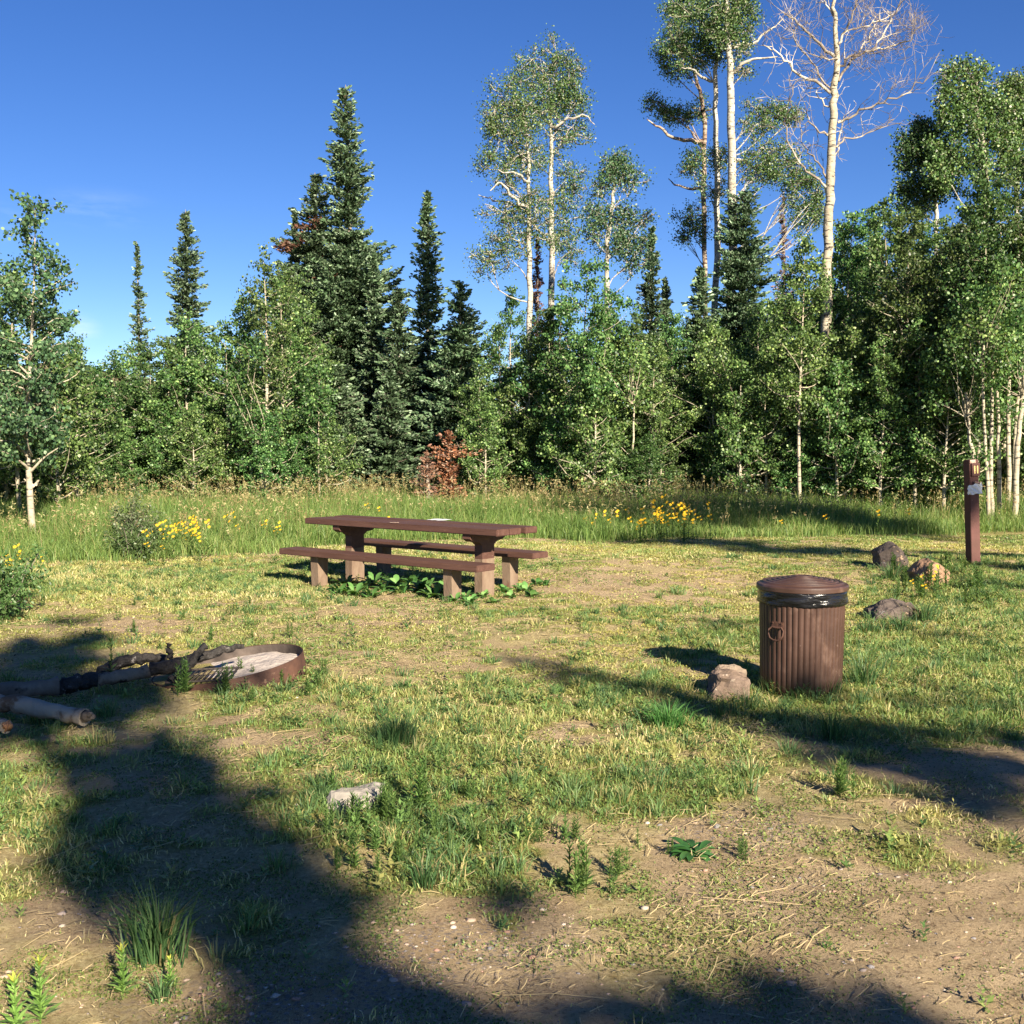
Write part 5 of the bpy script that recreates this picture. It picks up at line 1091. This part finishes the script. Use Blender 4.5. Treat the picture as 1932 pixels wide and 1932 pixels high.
n = 27000; y = 16 + 15 * rng.random(n) ** .9; x = rng.uniform(-.5, .5, n) * (y + 3.5); q = y - meadow_front(x); pat = fbm(x, y, 3, .5, 33)
keep = (q > .5) & (rng.random(n) < np.clip(q / 5, .06, 1) * np.clip((pat - .25) * 2.2, 0, 1)); x, y, q = x[keep], y[keep], q[keep]; n = len(x); print('stalks', n)
hh = (.42 + .26 * np.clip(q / 5, 0, 1)) * rng.uniform(.6, 1.25, n); bs = base3(x, y); ln = rng.uniform(.05, .35, n); hh = hh * 1.1; az = rng.uniform(0, 6.28, n)
st = np.array([(.26, .24, .10), (.34, .27, .13), (.20, .20, .08)])[rng.integers(0, 3, n)]
p1 = blades(bs, hh, np.full(n, .006), ln, st, az=az)
tops = bs + np.stack([np.cos(az) * hh * ln, np.sin(az) * hh * ln, hh * (1 - .25 * ln)], 1); sc_ = np.array([(.30, .22, .11), (.36, .29, .14), (.26, .24, .10), (.42, .38, .19)])[rng.integers(0, 4, n)]
k = 5; tp_ = np.repeat(tops, k, 0) + rng.normal(size=(n * k, 3)) * np.array([.016, .016, .045]); Vh, Fh_ = leaves(tp_, .038, 0, rng, tpl=np.array([(-.5, -.12), (.5, -.12), (.5, .12), (-.5, .12)]), aspect=1.4)
V, F, c = join([p1, (Vh, Fh_, np.repeat(sc_, k, 0))])
tag(np_mesh('seeding_grass', V, F, M_GRASS, fcol=np.clip(c * rng.uniform(.8, 1.2, (len(c), 1)), .01, 1)), kind='stuff', label='tan and rusty seed heads of tall grass before the wood', cat='grass')

# ================================================================== TREES BEHIND THE CAMERA, whose shade falls on the clearing
def shade_tree(name_label, trunk_xy, blobs, seed, leaf=.085, yb=10.0):
    rr = random.Random(seed); r = np.random.default_rng(seed); bx_, by_ = trunk_xy; cen = []; mb = MB(); tops = 0
    for (px, py, rx, ry, den) in blobs:
        P = ground(px, py); dpt = P[1]; t_ = (P[1] + yb + rr.uniform(-.6, .6)) / -SUN.y; c = P + np.array(SUN) * t_
        RX = rx * dpt / FPX; ya = ground(px, py - ry)[1]; yb2 = ground(px, py + ry)[1]; RZ = max(.12, (ya - yb2) / 2 * math.sin(SUN_EL))
        n = int(den * 8.5 * math.pi * RX * RZ / (leaf * leaf * .62)); k = max(6, int(n / 45)); v = r.normal(size=(k, 3)); v /= np.linalg.norm(v, axis=1)[:, None]; v *= r.random((k, 1)) ** .4
        sub = c + v * np.array([RX, min(RX, RZ) * .8, RZ]); i = r.integers(0, k, n); cen.append(sub[i] + r.normal(size=(n, 3)) * min(.12, .25 * min(RX, RZ)) - np.array([bx_, by_, 0]))
        e = c - np.array([bx_, by_, 0]); zt = max(1.5, e[2] - .6 * np.hypot(e[0], e[1]) - .3); mb.tube(curve((0, 0, zt), e, 8, .04, rr), [.022 - .002 * q_ for q_ in range(8)], 6, caps=False); tops = max(tops, zt)
        for q_ in range(0, k, 4): mb.tube([e, (e + sub[q_] - np.array([bx_, by_, 0])) / 2, sub[q_] - np.array([bx_, by_, 0])], [.012, .009, .004], 4, caps=False)
    mb.tube([(0, 0, -.2), (.05, 0, tops * .5), (0, 0, tops + .4)], [.16, .12, .04], 10)
    cen = np.concatenate(cen); V, F = leaves(cen, leaf, .1, r); t = thing('aspen_tree', name_label, 'tree', (bx_, by_, 0)); mb.build('trunk', M_BARK, t); np_mesh('crown', V, F, M_ASPEN, t, fcol=tintmix(len(cen), ASP, ASP_W, r)); print('shade', len(cen))
shade_tree('aspen behind the viewpoint shading the lower left of the clearing', (6.0, -10.5),
    [(250, 1600, 140, 110, 1), (420, 1570, 110, 70, 1), (430, 1690, 200, 80, 1), (560, 1740, 110, 110, 1), (330, 1480, 120, 45, .9), (590, 1880, 170, 60, 1), (760, 1900, 130, 44, 1), (450, 1500, 90, 40, .9), (560, 1600, 80, 60, .9), (600, 1980, 300, 50, 1), (200, 1530, 80, 40, .8), (150, 1640, 60, 40, .5),
     (120, 1330, 120, 36, .9), (100, 1230, 110, 30, .9), (30, 1260, 60, 40, .9), (220, 1290, 70, 22, .8), (330, 1400, 60, 30, .7), (60, 1400, 90, 22, .7), (-80, 1300, 120, 90, 1), (960, 1695, 70, 18, .65), (480, 1290, 50, 12, .4), (130, 1170, 60, 10, .5), (150, 1325, 150, 40, 1.2), (60, 1290, 120, 40, 1.2), (30, 1370, 120, 30, 1), (240, 1310, 100, 30, 1), (290, 1290, 70, 22, 1), (390, 1300, 50, 14, .6), (400, 1650, 260, 130, 1), (480, 1720, 210, 100, 1.1), (630, 1830, 130, 60, 1), (220, 1440, 150, 50, .9), (300, 1560, 190, 70, 1), (300, 1430, 130, 40, 1), (200, 1250, 70, 14, .8), (360, 1440, 90, 40, .9), (300, 1540, 170, 50, 1), (500, 1600, 100, 60, 1), (620, 1800, 90, 60, 1), (640, 1700, 60, 50, .8), (160, 1205, 60, 16, .9)], 1)
shade_tree('aspen behind the viewpoint shading the right of the clearing', (12.0, -11.0),
    [(1650, 1395, 200, 36, 1), (1860, 1440, 120, 44, .9), (1470, 1360, 150, 24, 1), (1440, 1345, 140, 26, .9), (1600, 1370, 150, 30, .95), (1320, 1325, 90, 22, 1), (1560, 1430, 100, 22, .7), (1720, 1430, 140, 36, .95), (1850, 1480, 120, 34, 1), (1960, 1550, 70, 70, 1), (1780, 1490, 90, 22, .8), (1950, 1400, 90, 40, .8),
     (1100, 1275, 110, 14, .8), (1010, 1252, 70, 9, .6), (1200, 1295, 70, 14, .7), (740, 1392, 55, 20, .45), (1760, 1330, 70, 12, .4), (1505, 1302, 85, 16, .9), (1230, 1915, 200, 34, 1), (850, 1950, 220, 60, 1.1), (1100, 1945, 240, 55, 1.1), (1400, 1960, 260, 60, 1.1), (1650, 1970, 180, 45, 1), (1480, 1905, 190, 34, .95), (1700, 1935, 160, 20, .7), (1380, 1175, 70, 8, .4)], 2)
shade_tree('tall aspen behind the viewpoint shading the far edge of the clearing', (18.0, -12.0),
    [(1330, 1024, 110, 9, .8), (1480, 1038, 130, 8, .9), (1590, 1044, 110, 9, .9), (1220, 1022, 60, 7, .6), (1250, 990, 80, 20, .7), (1400, 985, 110, 24, .9), (1540, 990, 100, 22, .8), (1650, 1000, 60, 20, .5), (1890, 1045, 60, 7, .9), (1910, 1075, 60, 10, .9), (1780, 1045, 60, 6, .8), (1110, 990, 60, 20, .4), (1800, 1200, 60, 7, .3)], 3)

# --- finish labels: small groups that can be told apart by their order from the left
bk = {}
for o in COL.objects:
    if o.parent is None and 'group' in o and o['group'] != 'young aspens of the thicket': bk.setdefault(o['label'], []).append(o)
for lab, l_ in bk.items():
    if 1 < len(l_) <= 12 and len(lab.split()) <= 12:
        l_.sort(key=lambda q: q.location.x / q.location.y)
        for i, o in enumerate(l_): o['label'] = lab + ', ' + ORD[i]
